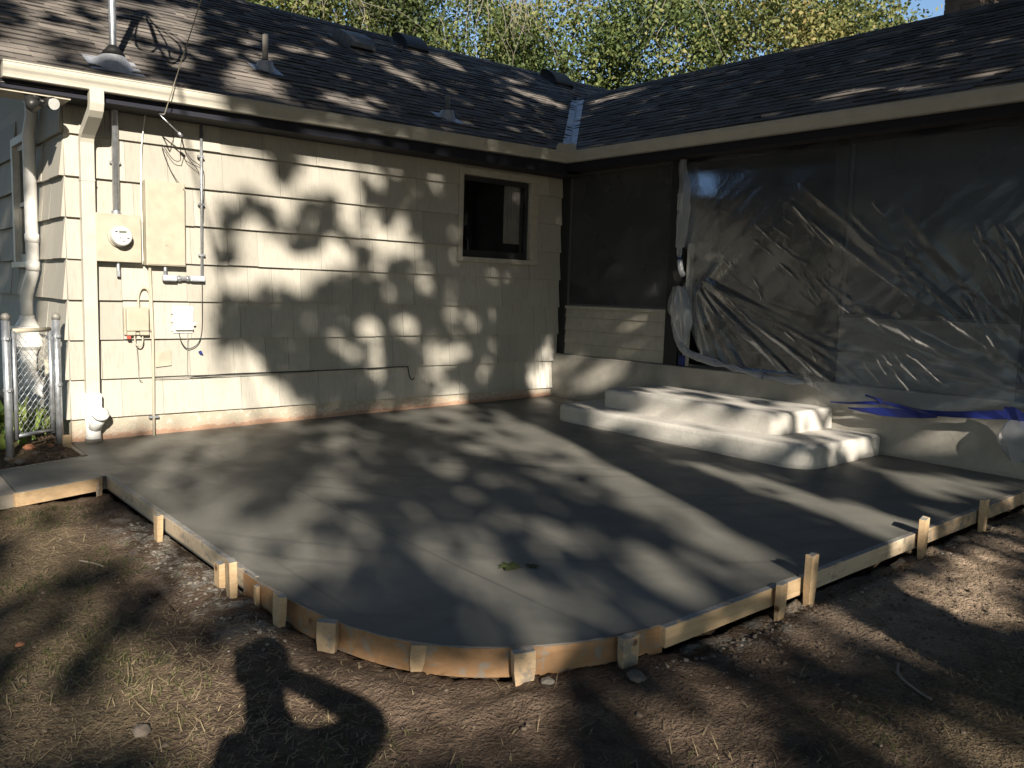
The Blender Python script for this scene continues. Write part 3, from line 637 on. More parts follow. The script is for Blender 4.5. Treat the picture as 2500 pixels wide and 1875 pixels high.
def ueA(c):
    y = -.40+c*dA; x = (PM*(y+.40)+.0095*.4-PM*.21)/(PM-.0095)
    return (x if x < RXB else 8)-RAX0-.03
lay(oA, uA, vA, nA, lambda c: -R.uniform(0, .01), ueA, int((RYA+.4)/dA)+1, False)
uB = Vector((0, -1, 0)); vB = Vector((1, 0, PM)).normalized(); nB = uB.cross(vB).normalized()
if nB.z < 0: nB = -nB
oB = Vector((-.21, 0, zB(-.21)))
lay(oB, uB, vB, nB, lambda c: -val_y(-.21+c*dA)+.05, lambda c: 8.9, int((RXB+.21)/dA)+1, True)
me = bpy.data.meshes.new('shingle_field'); me.from_pydata(fieldv, [], fieldf); me.update()
o = tag(obj('shingle_field', me, M['shingle'], roof), kind='stuff'); me.materials.append(M['asphalt_shadow_edge'])
me.polygons.foreach_set('material_index', [1 if i % 4 == 3 else 0 for i in range(len(me.polygons))]); bm_fix(o)
for mm in me_t.values():
    pass
# ridge caps
rc = MB()
x = RAX0
while x < 8: 
    z = zA(x, RYA); rc.add([(x, RYA-.14, z-.14*PM+.02), (x, RYA, z+.026), (x, RYA+.14, z-.14*PM+.02), (x+.17, RYA-.14, z-.14*PM+.010), (x+.17, RYA, z+.014), (x+.17, RYA+.14, z-.14*PM+.010)], [(0, 3, 4, 1), (1, 4, 5, 2), (0, 1, 2)]); x += .145
y = val_y(RXB)
while y > -9:
    z = zB(RXB); rc.add([(RXB-.14, y, z-.14*PM+.02), (RXB, y, z+.026), (RXB+.14, y, z-.14*PM+.02), (RXB-.14, y-.17, z-.14*PM+.010), (RXB, y-.17, z+.014), (RXB+.14, y-.17, z-.14*PM+.010)], [(0, 1, 4, 3), (1, 2, 5, 4), (0, 2, 1)]); y -= .145
tag(rc.build('ridge_cap', M['shingle'], roof), kind='stuff')
# valley flashing, wide at the gutter
vf = MB(); a = Vector((-.27, val_y(-.27))); b = Vector((2.62, val_y(2.62)))
def vp(p, off, up_=.016):                                       # off < 0 on roof A, > 0 on roof B
    q = (p.x+off, p.y) if False else (p.x-abs(off) if off < 0 else p.x, p.y if off < 0 else p.y-abs(off))
    return (q[0], q[1], (zA(*q) if off < 0 else zB(q[0]))+up_)
rows = []
for i in range(7):
    t = i/6; p = a.lerp(b, t); w = .125+.02*t
    rows.append([vp(p, -w), vp(p, -.012), (p.x, p.y, zB(p.x)+.034), vp(p, .012), vp(p, w)])
vs = [q for r_ in rows for q in r_]
vf.add(vs, [(i*5+j, i*5+j+1, i*5+j+6, i*5+j+5) for i in range(6) for j in range(4)])
vf.build('valley_flashing', M['flashing_metal'], roof)
# chimney of separate bricks
ch = MB().box(3.01, 4.10, -3.865, -3.485, 3.6, 5.95).build('chimney', M['mortar'], house)
me_b = bpy.data.meshes.new('brick'); bx = MB().box(0, .19, 0, .09, 0, .057); me_b.from_pydata(bx.v, [], bx.f); me_b.materials.append(M['brick'])
for r_ in range(14):
    z = 4.62+r_*.068
    for j in range(2):
        o = bpy.data.objects.new('brick', me_b); COL.objects.link(o); o.parent = ch; o.rotation_euler = (0, 0, -math.pi/2); o.location = (3.0+R.uniform(-.003, .003), -3.478-j*.203, z)
    for j in range(5):
        o = bpy.data.objects.new('brick', me_b); COL.objects.link(o); o.parent = ch; o.location = (3.095+.1*(r_ % 2)+j*.2, -3.876+R.uniform(-.003, .003), z)
MB().box(2.94, 4.16, -3.93, -3.42, 5.56, 5.68).build('cap', M['step_concrete'], ch, bevel=.01)

# ------------------------------------------------------------------ things on the roof
def flash(parent, x, y, r0, r1, h, base, mt='flashing_metal'):
    mb = MB(); z = lambda X, Y: zA(X, Y)+.016
    a, b = base
    mb.add([(x-a, y-b, z(x-a, y-b)), (x+a, y-b, z(x+a, y-b)), (x+a, y+b, z(x+a, y+b)), (x-a, y+b, z(x-a, y+b))], [(0, 1, 2, 3)])
    n = 20; vs = [(x+r0*math.cos(6.2832*i/n), y+r0*math.sin(6.2832*i/n), z(x+r0*math.cos(6.2832*i/n), y+r0*math.sin(6.2832*i/n))+.002) for i in range(n)]
    vs += [(x+r1*math.cos(6.2832*i/n), y+r1*math.sin(6.2832*i/n), z(x, y)+h) for i in range(n)]
    mb.add(vs, [(i, (i+1) % n, n+(i+1) % n, n+i) for i in range(n)])
    return under(mb.build('flashing', M[mt]), parent)
mast = thing('service_mast', 'galvanized electric service mast rising from the meter through the roof', 'pipe', (-5.455, -.06, 1.95))
under(MB().tube([(-5.455, -.06, 1.955), (-5.455, -.06, 5.15)], .030, 20).build('pipe', M['galvanized'], smooth=True), mast)
under(MB().tube([(-5.455, -.06, 5.12), (-5.455, -.06, 5.3), (-5.44, -.10, 5.38), (-5.43, -.16, 5.38)], [.045, .06, .06, .045], 16).build('weatherhead', M['weathered_metal'], smooth=True), mast)
flash(mast, -5.455, -.06, .17, .10, .075, (.22, .17))
under(MB().tube([(-5.455, -.06, 3.34), (-5.455, -.06, 3.42)], [.10, .033], 16).build('rubber_boot', M['cable_black'], smooth=True), mast)
under(MB().box(-5.50, -5.41, -.066, .0, 2.40, 2.425).build('strap', M['galvanized']), mast)
def loop(pts, r=.011):
    return MB().tube([(p.x, p.y, p.z) for p in cat3(pts, 8)], r, 8)
def cat3(pts, k):
    P = [Vector(pts[0])]+[Vector(q) for q in pts]+[Vector(pts[-1])]; out = []
    for i in range(1, len(P)-2):
        p0, p1, p2, p3 = P[i-1:i+3]
        for j in range(k):
            t = j/k; out.append(.5*((2*p1)+(p2-p0)*t+(2*p0-5*p1+4*p2-p3)*t*t+(3*p1-p0-3*p2+p3)*t**3))
    return out+[P[-2]]
PO = SR*-2.55+SU*-4.7+(-SUN)*40                              # where the service drop meets its pole
WH = Vector((-5.43, -.18, 5.36))
def sag(a, b, s, k=24): return [a.lerp(b, i/k)-Vector((0, 0, s*4*(i/k)*(1-i/k))) for i in range(k+1)]
drop = thing('service_drop', 'overhead electric service cable ending in drip loops at the mast', 'cable', (-5.43, -.18, 5.3))
under(MB().tube(sag(Vector((-5.40, -.25, 5.05)), PO, .55), .017, 6).build('cable', M['cable_black'], smooth=True), drop)
under(loop([(-5.43, -.17, 5.37), (-5.50, -.28, 4.80), (-5.46, -.36, 4.12), (-5.33, -.40, 4.03), (-5.30, -.40, 4.35), (-5.38, -.26, 5.03)], .012).build('drip_loop', M['cable_black'], smooth=True), drop)
under(loop([(-5.43, -.17, 5.37), (-5.32, -.36, 4.45), (-5.20, -.42, 3.97), (-5.135, -.43, 3.80), (-5.07, -.43, 3.97), (-5.10, -.40, 4.5), (-5.37, -.26, 5.04)], .012).build('drip_loop', M['cable_black'], smooth=True), drop)
under(loop([(-5.43, -.17, 5.37), (-5.22, -.36, 4.5), (-5.16, -.44, 4.0), (-5.10, -.44, 3.93), (-5.02, -.43, 4.02), (-5.06, -.40, 4.6), (-5.37, -.26, 5.05)], .010).build('drip_loop', M['cable_black'], smooth=True), drop)
up_ = thing('utility_pole', 'tall wooden utility pole far behind the viewer', 'pole', (PO.x, PO.y, -.4))
under(MB().tube([(PO.x, PO.y, -.5), (PO.x, PO.y, PO.z+.9)], [.16, .11], 14).build('shaft', M['bark_grey'], smooth=True), up_)
under(MB().box(PO.x-1.1, PO.x+1.1, PO.y-.06, PO.y+.06, PO.z+.3, PO.z+.42).build('crossarm', M['bark_grey']), up_)
# plumbing vents
def vent(x, y, ztop, r, mt, label, hc=.075):
    t = thing('vent_pipe', label, 'vent pipe', (x, y, zA(x, y)), 'plumbing vents through the left roof')
    under(MB().tube([(x, y, zA(x, y)-.05), (x, y, ztop)], r, 16).build('pipe', M[mt], smooth=True), t)
    flash(t, x, y, .105, .078, hc, (.16, .13))
    under(MB().tube([(x, y, zA(x, y)+hc-.004), (x, y, zA(x, y)+hc+.04)], [.078, r+.002], 16).build('collar', M['cable_black'], smooth=True), t)
vent(-3.700, .72, 4.045, .031, 'vent_pipe', 'tall pale vent pipe with metal flashing on the left roof')
vent(-1.672, .17, 3.665, .030, 'weathered_metal', 'short dark vent pipe low on the left roof')
# box vents near the ridge
def hood(x, y, w, d, h, label, rnd):
    t = thing('roof_vent', label, 'roof vent', (x, y, zA(x, y)), 'hooded roof vents near the left ridge')
    n = 9; prof = []
    for i in range(n):
        a = math.pi*i/(n-1)
        prof.append((-d*.62*math.cos(a) if rnd else [-.62, -.60, -.40, -.2, 0, .2, .4, .55, .6][i]*d, (h*(.35+.65*math.sin(a))) if rnd else [.28, .62, .98, 1, 1, .95, .8, .5, .1][i]*h))
    zz = lambda yy: zA(x, y+yy)
    vs = [(x+s*w/2, y+py, zz(py)+pz+.01) for s in (-1, 1) for py, pz in prof]+[(x+s*w/2, y+py, zz(py)-.005) for s in (-1, 1) for py, pz in (prof[0], prof[-1])]
    mb = MB().add(vs, [(i, i+1, n+i+1, n+i) for i in range(n-1)]+[(2*n,)+tuple(range(n))+(2*n+1,), (2*n+2,)+tuple(range(n, 2*n))+(2*n+3,)])
    under(mb.build('hood', M['weathered_metal' if not rnd else 'dark_vent'], smooth=rnd), t)
    under(MB().add([(x-w/2+.01, y-d*.52, zz(-d*.52)), (x+w/2-.01, y-d*.52, zz(-d*.52)), (x+w/2-.01, y-d*.52, zz(-d*.52)+h*.5), (x-w/2+.01, y-d*.52, zz(-d*.52)+h*.5)], [(0, 1, 2, 3)]).build('mouth', M['cable_black']), t)
    under(MB().add([(x+sx, y+sy, zA(x+sx, y+sy)+.016) for sx, sy in ((-w*.62, -d*.7), (w*.62, -d*.7), (w*.62, d*.8), (-w*.62, d*.8))], [(0, 1, 2, 3)]).build('flange', M['weathered_metal']), t)
hood(-1.50, 2.72, .40, .42, .17, 'grey box vent with a dark mouth, leftmost of the roof vents', False)
hood(-.10, 3.40, .40, .34, .18, 'dark rounded roof vent right of the grey box vent', True)
hood(3.02, 3.36, .42, .36, .19, 'dark rounded roof vent near the valley', True)

# ------------------------------------------------------------------ utilities on the left wall
mt = thing('electric_meter', 'round electric meter on a tan metal socket box', 'electric meter', (-5.455, -.02, 1.53))
under(MB().box(-5.645, -5.264, -.125, -.024, 1.530, 1.955).build('socket_box', M['box_paint'], bevel=.006), mt)
under(MB().tube([(-5.453, -.126, 1.757), (-5.453, -.150, 1.757)], .100, 32).build('collar', M['box_paint'], smooth=False, bevel=.004), mt)
dl = under(MB().tube([(-5.453, -.151, 1.757), (-5.453, -.185, 1.757), (-5.453, -.222, 1.757), (-5.453, -.232, 1.757)], [.092, .090, .085, .076], 32).build('dial', M['meter_face'], bevel=.003), mt)
MB().box(-.030, .032, -.2345, -.2325, .026, .046).build('display', M['lcd'], dl)
for a in ((-.062, -.042, .030, .042), (-.028, -.014, -.016, -.010), (.038, .056, -.022, -.012), (-.006, .020, -.048, -.043)): MB().box(a[0], a[1], -.2345, -.2325, a[2], a[3]).build('marking', M['print_black'], dl)
for ch_ in dl.children: ch_.location = (-5.453, 0, 1.757)
under(MB().tube([(-5.462, -.07, 1.945), (-5.462, -.07, 1.985)], .040, 16).build('hub', M['galvanized']), mt)
under(MB().tube([(-5.452, -.07, 1.531), (-5.452, -.07, 1.45)], .016, 12).box(-5.466, -5.440, -.084, -.06, 1.40, 1.46).build('ground_clamp', M['galvanized']), mt)
pn = thing('breaker_box', 'tall tan breaker panel box beside the meter', 'electrical box', (-5.05, -.02, 1.51))
under(MB().box(-5.222, -4.868, -.128, -.024, 1.512, 2.283).build('cabinet', M['box_paint'], bevel=.006), pn)
under(MB().box(-5.212, -4.876, -.136, -.129, 1.522, 2.274).build('door', M['box_paint'], bevel=.004), pn)
under(MB().box(-5.055, -5.035, -.142, -.137, 1.70, 1.76).build('latch', M['box_paint']), pn)
cdt = thing('conduit', 'slim galvanized conduit with elbow fittings right of the breaker box', 'conduit', (-4.70, -.05, 1.4))
under(MB().tube([(-4.694, -.048, 1.43), (-4.688, -.048, 2.88)], .014, 12).build('pipe', M['galvanized'], smooth=True), cdt)
under(MB().tube([(-5.045, -.07, 1.515), (-5.045, -.07, 1.43)], .016, 12).build('nipple', M['galvanized'], smooth=True), cdt)
under(MB().box(-5.070, -4.940, -.096, -.040, 1.372, 1.430).build('elbow', M['flashing_metal'], bevel=.012), cdt)
under(MB().box(-4.815, -4.672, -.084, -.034, 1.376, 1.432).build('elbow', M['flashing_metal'], bevel=.012), cdt)
under(MB().tube([(-4.95, -.066, 1.40), (-4.80, -.060, 1.402)], .018, 12).tube([(-4.925, -.065, 1.401), (-4.905, -.065, 1.401)], .026, 8).tube([(-4.845, -.063, 1.402), (-4.825, -.063, 1.402)], .026, 8).build('coupling', M['galvanized'], smooth=False), cdt)
for z in (1.62, 2.1, 2.55): under(MB().box(-4.722, -4.664, -.064, -.026, z, z+.018).build('clip', M['galvanized']), cdt)
nid = thing('telephone_box', 'tan telephone interface box with a cable arching into its top', 'utility box', (-5.30, -.02, .88))
under(MB().box(-5.400, -5.202, -.095, -.024, .905, 1.115).build('lid', M['box_paint'], bevel=.012), nid)
under(MB().box(-5.412, -5.190, -.055, -.022, .868, 1.125).build('backplate', M['box_paint'], bevel=.006), nid)
under(MB().box(-5.398, -5.325, -.10, -.05, .868, .903).box(-5.285, -5.205, -.10, -.05, .868, .903).build('foot', M['box_paint'], bevel=.006), nid)
under(loop([(-5.282, -.05, 1.12), (-5.283, -.05, 1.22), (-5.262, -.05, 1.285), (-5.232, -.05, 1.302), (-5.200, -.05, 1.285), (-5.180, -.045, 1.21), (-5.172, -.04, .90)], .010).build('cable', M['cable_tan'], smooth=True), nid)
under(loop([(-5.33, -.07, .87), (-5.32, -.07, .79), (-5.285, -.07, .765), (-5.26, -.07, .80), (-5.255, -.06, .87)], .007).build('loop', M['cable_tan'], smooth=True), nid)
under(MB().box(-5.395, -5.365, -.085, -.06, .835, .866).build('tag', M['red_plastic']), nid)
wb = thing('white_utility_box', 'small white plastic utility box with thin cables below', 'utility box', (-4.88, -.02, .88))
under(MB().box(-4.962, -4.792, -.088, -.040, .912, 1.130).build('lid', M['plastic_white'], bevel=.010), wb)
under(MB().box(-4.972, -4.784, -.041, -.022, .884, 1.140).build('backplate', M['plastic_white'], bevel=.006), wb)
for z in (.92, 1.0, 1.08): under(MB().box(-4.985, -4.965, -.06, -.03, z-.012, z+.012).build('hinge', M['plastic_white']), wb)
under(MB().box(-4.785, -4.765, -.07, -.03, .955, .985).build('hasp', M['plastic_white'], bevel=.003), wb)
cb = thing('wall_cable', 'thin black cables looping below the white box and along the siding', 'cable', (-4.7, -.03, .5))
for pts, r in (([(-4.693, -.045, 1.375), (-4.692, -.04, 1.1), (-4.698, -.035, .89), (-4.74, -.035, .775), (-4.833, -.035, .73), (-4.89, -.035, .79), (-4.915, -.035, .885)], .0045),
               ([(-4.832, -.035, .885), (-4.836, -.032, .70), (-4.837, -.032, .50), (-4.815, -.034, .462), (-4.77, -.036, .452)], .004),
               ([(-4.80, -.034, .452), (-4.45, -.036, .470), (-3.9, -.034, .468), (-3.3, -.036, .468), (-2.8, -.034, .470), (-2.36, -.036, .472), (-2.318, -.036, .455), (-2.300, -.036, .38), (-2.275, -.036, .328), (-2.25, -.038, .318), (-2.228, -.038, .335)], .0055),
               ([(-5.16, -.034, .458), (-4.9, -.034, .452), (-4.2, -.034, .455), (-3.5, -.034, .458)], .004), ([(-5.30, -.036, .76), (-5.29, -.034, .6), (-5.285, -.034, .46), (-5.26, -.036, .44)], .004)):
    under(loop(pts, r).build('strand', M['cable_black' if r > .004 else 'weathered_metal'], smooth=True), cb)
tp = thing('ground_pipe', 'thin painted pipe dropping down the wall to the slab', 'pipe', (-5.16, -.04, -.09))
under(MB().tube([(-5.176, -.042, 1.50), (-5.158, -.040, .88), (-5.160, -.040, .3), (-5.163, -.040, -.10)], .013, 10).build('pipe', M['box_paint'], smooth=True), tp)
under(MB().box(-5.205, -5.115, -.052, -.022, .083, .103).build('strap', M['galvanized']), tp)
tag(loop([(-5.193, -.05, 2.87), (-5.225, -.036, 2.6), (-5.236, -.034, 2.3), (-5.236, -.034, 1.96), (-5.236, -.034, 1.52)], .0055).build('painted_wire', M['plastic_white'], smooth=True), 'thin white painted wire running down beside the meter', 'wire')
tag(MB().add([(-5.135, -.030, .705), (-5.08, -.034, .698), (-5.03, -.032, .715), (-4.993, -.030, .728), (-4.990, -.036, .576), (-5.138, -.038, .562)], [(0, 1, 2, 3, 4, 5)]).build('metal_patch', M['box_paint']), 'small grey-tan sheet patch low on the siding', 'patch')
tag(MB().add([(-4.735, -.032, .702), (-4.705, -.033, .712), (-4.684, -.036, .668), (-4.715, -.034, .675)], [(0, 1, 2, 3)]).build('tape_scrap', M['blue_tape']), 'scrap of blue tape stuck on the left wall', 'tape')
for o in bpy.data.objects:                                       # seat the surface-run pieces on the butt edges of the siding
    if o.name.split('.')[0] in ('wall_cable', 'ground_pipe', 'painted_wire', 'metal_patch', 'tape_scrap', 'conduit', 'white_utility_box', 'telephone_box') and o.parent is None: o.location.y -= .018
# telephone drop clamp under the eave, with its loose wires
tw = thing('telephone_drop', 'thin wire coming down over the gutter to a clamp under the eave', 'cable', (-5.15, -.40, 2.8))
under(MB().tube([(-5.17, -.52, 2.81), (-4.86, -.66, 3.9), (-4.60, -2.0, 5.0)], .0045, 6).build('wire', M['cable_tan'], smooth=True), tw)
under(MB().tube([(-5.155, -.33, 2.84), (-4.955, -.30, 2.69)], .006, 8).tube([(-4.98, -.30, 2.71), (-4.945, -.30, 2.68)], .016, 8).tube([(-5.17, -.52, 2.81), (-5.155, -.33, 2.84), (-5.15, -.32, 2.87)], .006, 8).build('clamp', M['galvanized'], smooth=True), tw)
for pts in ([(-4.95, -.30, 2.68), (-4.90, -.2, 2.60), (-4.80, -.1, 2.52), (-4.70, -.06, 2.47), (-4.655, -.045, 2.38), (-4.662, -.04, 2.1), (-4.672, -.04, 1.8)],
            [(-4.95, -.30, 2.68), (-4.93, -.2, 2.55), (-4.90, -.1, 2.49), (-4.96, -.08, 2.50), (-5.05, -.06, 2.62), (-4.97, -.05, 2.40), (-4.88, -.14, 2.22)], [(-4.95, -.30, 2.68), (-4.86, -.16, 2.54), (-4.74, -.08, 2.44), (-4.71, -.06, 2.40)]):
    under(loop(pts, .0035).build('strand', M['cable_black'], smooth=True), tw)
# flood light under the corner of the eave
fl = thing('flood_light', 'black twin-head flood light under the corner of the eave', 'lamp', (-6.1, -.3, 2.85))
under(MB().tube([(-6.13, -.28, 2.862), (-6.13, -.28, 2.815)], .06, 16).build('base', M['lamp_black']), fl)
under(MB().tube([(-6.13, -.28, 2.83), (-6.17, -.31, 2.80), (-6.19, -.34, 2.79)], .02, 8).tube([(-6.13, -.28, 2.83), (-6.07, -.31, 2.80), (-6.04, -.32, 2.80)], .02, 8).build('arm', M['lamp_black'], smooth=True), fl)
h1 = under(MB().tube([(-6.05, -.26, 2.825), (-6.035, -.30, 2.81), (-6.01, -.36, 2.79), (-6.003, -.385, 2.782)], [.022, .04, .052, .050], 18).build('head', M['lamp_black'], smooth=True), fl)
under(MB().tube([(-6.004, -.383, 2.7825), (-6.0015, -.3895, 2.780)], .046, 18).build('lens', M['lens_glass']), fl)
under(MB().tube([(-6.16, -.27, 2.82), (-6.165, -.31, 2.80), (-6.15, -.34, 2.76), (-6.13, -.36, 2.735)], [.03, .05, .058, .05], 18).build('head', M['lamp_black'], smooth=True), fl)

# ------------------------------------------------------------------ white vent stack round the corner
px, py = -5.955, .90
pvc = thing('pvc_stack', 'white plastic vent stack with a fan on the side wall behind the gate', 'pipe', (px, py, .2))
under(MB().tube([(px+.02, py-.05, 3.02), (px+.02, py-.05, 2.86), (px, py, 2.7), (px, py, 1.50), (px, py+.02, 1.42), (px-.02, py+.20, 1.22), (px-.02, py+.24, 1.14), (px-.02, py+.24, .98)], .056, 20).build('pipe', M['pvc_white'], smooth=True), pvc)
for z in (1.70, 1.44): under(MB().tube([(px, py, z), (px, py, z+.08)], .062, 20).build('coupling', M['pvc_white'], smooth=True), pvc)
cx, cy = px-.02, py+.24
under(MB().tube([(cx, cy, 1.0), (cx, cy, .97), (cx, cy, .90), (cx, cy, .895), (cx, cy, .86), (cx, cy, .85), (cx, cy, .70), (cx, cy, .66), (cx, cy, .60)], [.066, .068, .105, .15, .15, .135, .135, .09, .07], 28).build('fan_housing', M['pvc_white'], smooth=False, bevel=.004), pvc)
under(MB().tube([(cx, cy, .62), (cx, cy, .45), (cx+.02, cy-.05, .36), (cx+.05, cy-.10, .30), (cx+.12, cy-.2, .26)], .072, 20).build('elbow', M['pvc_white'], smooth=True), pvc)
under(MB().box(cx+.05, cx+.12, cy-.45, cy-.33, .42, .60).build('switch_box', M['box_paint'], bevel=.01), pvc)
# ------------------------------------------------------------------ chain-link gate
def fpost(x, y, zt, label, r=.030):
    t = thing('fence_post', label, 'fence post', (x, y, gz(x, y)), 'galvanized gate posts')
    under(MB().tube([(x, y, gz(x, y)-.1), (x, y, zt)], r, 18).build('pole', M['galvanized'], smooth=True), t)
    under(MB().tube([(x, y, zt-.02), (x, y, zt+.012), (x, y, zt+.03), (x, y, zt+.038)], [r+.005, r+.005, r*.75, r*.2], 18).build('cap', M['weathered_metal'], smooth=True), t)
    for z in (.86, .44): under(MB().tube([(x, y, z), (x, y, z+.022)], r+.005, 18).box(x-.012, x+.012, y-.055, y-.02, z, z+.022).build('band', M['galvanized']), t)
A_, B_ = Vector((-6.410, -.42, 0)), Vector((-5.985, -.14, 0))
fpost(A_.x, A_.y, 1.04, 'left galvanized gate post with a rounded cap'); fpost(B_.x, B_.y, 1.035, 'right galvanized gate post, next to the house corner')
gt = thing('chain_link_gate', 'narrow chain-link gate panel between two galvanized posts', 'gate', (-6.2, -.28, 0))
d_ = (B_-A_); Lg = d_.length; d_.normalize(); ga, gb = A_+d_*.07, B_-d_*.07
for q in (ga, gb): under(MB().tube([(q.x, q.y, .03), (q.x, q.y, .93)], .018, 12).build('stile', M['galvanized'], smooth=True), gt)
under(MB().tube([(ga.x, ga.y, .93), (gb.x, gb.y, .93)], .019, 12).build('rail', M['box_paint'], smooth=True), gt)
under(MB().tube([(ga.x, ga.y, .06), (gb.x, gb.y, .06)], .016, 12).build('rail', M['galvanized'], smooth=True), gt)
lk = MB(); w = (gb-ga).length; s_ = .058
def gp3(u, z, o=0): q = ga+d_*u; return (q.x-d_.y*o, q.y+d_.x*o, z)
for sgn in (1, -1):
    k0 = -20
    while k0*s_ < w+1:
        u0, z0 = k0*s_, .06
        pts = []
        for i in range(40):
            u, z = u0+sgn*i*s_/2*.9, z0+i*s_/2
            if 0 <= u <= w and z <= .92: pts.append(gp3(u, z, .003*((i % 2)*2-1)*sgn))
        if len(pts) > 1: lk.tube(pts, .0022, 4)
        k0 += 1
    
under(tag(lk.build('wire_mesh', M['galvanized']), kind='stuff'), gt)
# ------------------------------------------------------------------ plastic sheeting over the porch
def lerpt(t, tab):
    for (a, b), (c, d) in zip(tab, tab[1:]):
        if a <= t <= c: return b+(d-b)*(t-a)/(c-a)
    return tab[0][1] if t < tab[0][0] else tab[-1][1]
LEFT = [(0, -2.045), (.28, -2.055), (.45, -2.10), (.52, -2.27), (.60, -2.20), (.68, -2.085), (.80, -2.16), (.95, -2.36), (1, -2.42)]
BOT = [(2.04, .75), (2.42, .70), (2.88, .622), (3.43, .56), (3.71, .555), (4.0, .46), (4.17, .405), (4.53, .318), (4.78, .325), (5.25, .449), (5.6, .535), (5.85, .50), (6.4, .42)]
nu, nv = 360, 200
F1, F2 = (-2.2, 1.66), (-5.95, .62)
yy = np.zeros((nv+1, nu+1)); zz = yy.copy(); xx = yy.copy()
for j in range(nv+1):
    v = j/nv; yl = lerpt(v, LEFT)+.012*mn.noise(Vector((v*22, 5, 0)))
    for i in range(nu+1):
        u = i/nu; y = yl+(-6.3-yl)*u; z = 2.925+(lerpt(-y, BOT)-2.925)*v
        x = .035-.06*math.sin(math.pi*min(1, v*1.1))*sst(0, .12, u)-.10*sst(.75, 1, v)*sst(.25, .45, u)
        x += -.014*mn.noise(Vector((y*2.2, z*2.2, 1)))-.005*mn.noise(Vector((y*7+z*7, z*2, 3)))*sst(2.9, 2.2, z)+.05*sst(2.4, 2.9, z)
        yy[j, i], zz[j, i], xx[j, i] = y, z, x
rw = random.Random(5)
def crease(y0, z0, y1, z1, amp, wd):                             # a straight pinched fold between two points of the sheet
    L = math.hypot(y1-y0, z1-z0); dy, dz = (y1-y0)/L, (z1-z0)/L
    t = (yy-y0)*dy+(zz-z0)*dz; d = (yy-y0)*-dz+(zz-z0)*dy+.03*np.sin(t*2.1+y0*9)*t/L
    k = np.clip(t/(L*.22), 0, 1)*np.clip((L-t)/(L*.22), 0, 1); xx[...] -= amp*k*np.exp(-(d/wd)**2)
for i in range(34):                                              # fan falling away from the left gathering
    a = math.radians(-rw.uniform(20, 74)); r0, r1 = rw.uniform(.05, .3), rw.uniform(.7, 2.6)
    crease(F1[0]-r0*math.cos(a), F1[1]+r0*math.sin(a), F1[0]-r1*math.cos(a), F1[1]+r1*math.sin(a), rw.uniform(.004, .014), rw.uniform(.016, .045))
for i in range(26):                                              # long pulls towards the lower right corner
    a = math.radians(rw.uniform(8, 52)); r0, r1 = rw.uniform(.1, .9), rw.uniform(1.0, 3.3)
    crease(F2[0]+r1*math.cos(a), F2[1]+r1*math.sin(a), F2[0]+r0*math.cos(a), F2[1]+r0*math.sin(a), rw.uniform(.003, .011), rw.uniform(.014, .045))
for i in range(70):                                              # short crisp streaks
    yc, zc = rw.uniform(-5.9, -2.5), rw.uniform(.8, 2.4); a = math.radians(rw.gauss(38, 6)+(16 if yc < -5 else 0)); L = rw.uniform(.12, .5)
    crease(yc, zc, yc-L*math.cos(a), zc-L*math.sin(a), rw.uniform(.003, .009), rw.uniform(.006, .011))
for i in range(22):
    yc, zc = rw.gauss(-5.4, .2), rw.uniform(1.1, 2.3); a = math.radians(rw.gauss(63, 5)); L = rw.uniform(.25, .7)
    crease(yc, zc, yc-L*math.cos(a), zc-L*math.sin(a), rw.uniform(.006, .014), rw.uniform(.007, .013))
for i in range(12):
    yc, zc = rw.gauss(-4.65, .15), rw.gauss(.86, .06); a = math.radians(rw.gauss(38, 6)); L = rw.uniform(.15, .4)
    crease(yc, zc, yc-L*math.cos(a), zc-L*math.sin(a), rw.uniform(.006, .016), rw.uniform(.008, .014))
xx = np.where(zz < .62, np.minimum(xx, -.014-.04*(.62-zz)), xx)
vs = [tuple(q) for q in np.stack([xx, yy, zz], -1).reshape(-1, 3)]
fs = [(j*(nu+1)+i, j*(nu+1)+i+1, (j+1)*(nu+1)+i+1, (j+1)*(nu+1)+i) for j in range(nv) for i in range(nu)]
sheet = thing('plastic_sheet', 'clear wrinkled plastic sheeting taped over the porch opening', 'plastic sheet', (0, -4.2, .3))
under(MB().add(vs, fs).build('film', M['plastic_film'], smooth=True), sheet)
# rolled, tied lower edge: bulging between the ties
def sausage(pts, r, knots):
    P = cat3(pts, 10); n = len(P); rr = []
    for i in range(n):
        t = i/(n-1); d = min(abs(t-k) for k in knots); rr.append(r*(.42+.58*sst(0, .07, d))*(1+.18*mn.noise(Vector((i*.35, 2, 2)))))
    return MB().tube(P, rr, 12)
E1 = [(-.01, -2.10, 1.98), (-.02, -2.085, 1.90), (-.03, -2.105, 1.78), (-.035, -2.135, 1.66), (-.03, -2.175, 1.60)]
E2 = [(-.04, -2.06, 1.42), (-.05, -2.075, 1.25), (-.05, -2.10, 1.05), (-.05, -2.17, .86), (-.05, -2.27, .755), (-.045, -2.45, .70), (-.04, -2.62, .665), (-.04, -2.80, .638), (-.04, -3.0, .605), (-.04, -3.25, .57), (-.04, -3.5, .552), (-.05, -3.74, .548)]
under(sausage(E1, .030, (.0, .45, 1)).build('rolled_edge', M['bunched_film'], smooth=True), sheet)
under(sausage(E2, .042, (.0, .64, .75, .87, 1)).build('rolled_edge', M['bunched_film'], smooth=True), sheet)
def tie(p, r, ax):
    p = Vector(p); ax = Vector(ax).normalized()
    under(MB().tube([p-ax*.018, p+ax*.018], r, 12, False).build('tape_tie', M['blue_tape'], smooth=True), sheet)
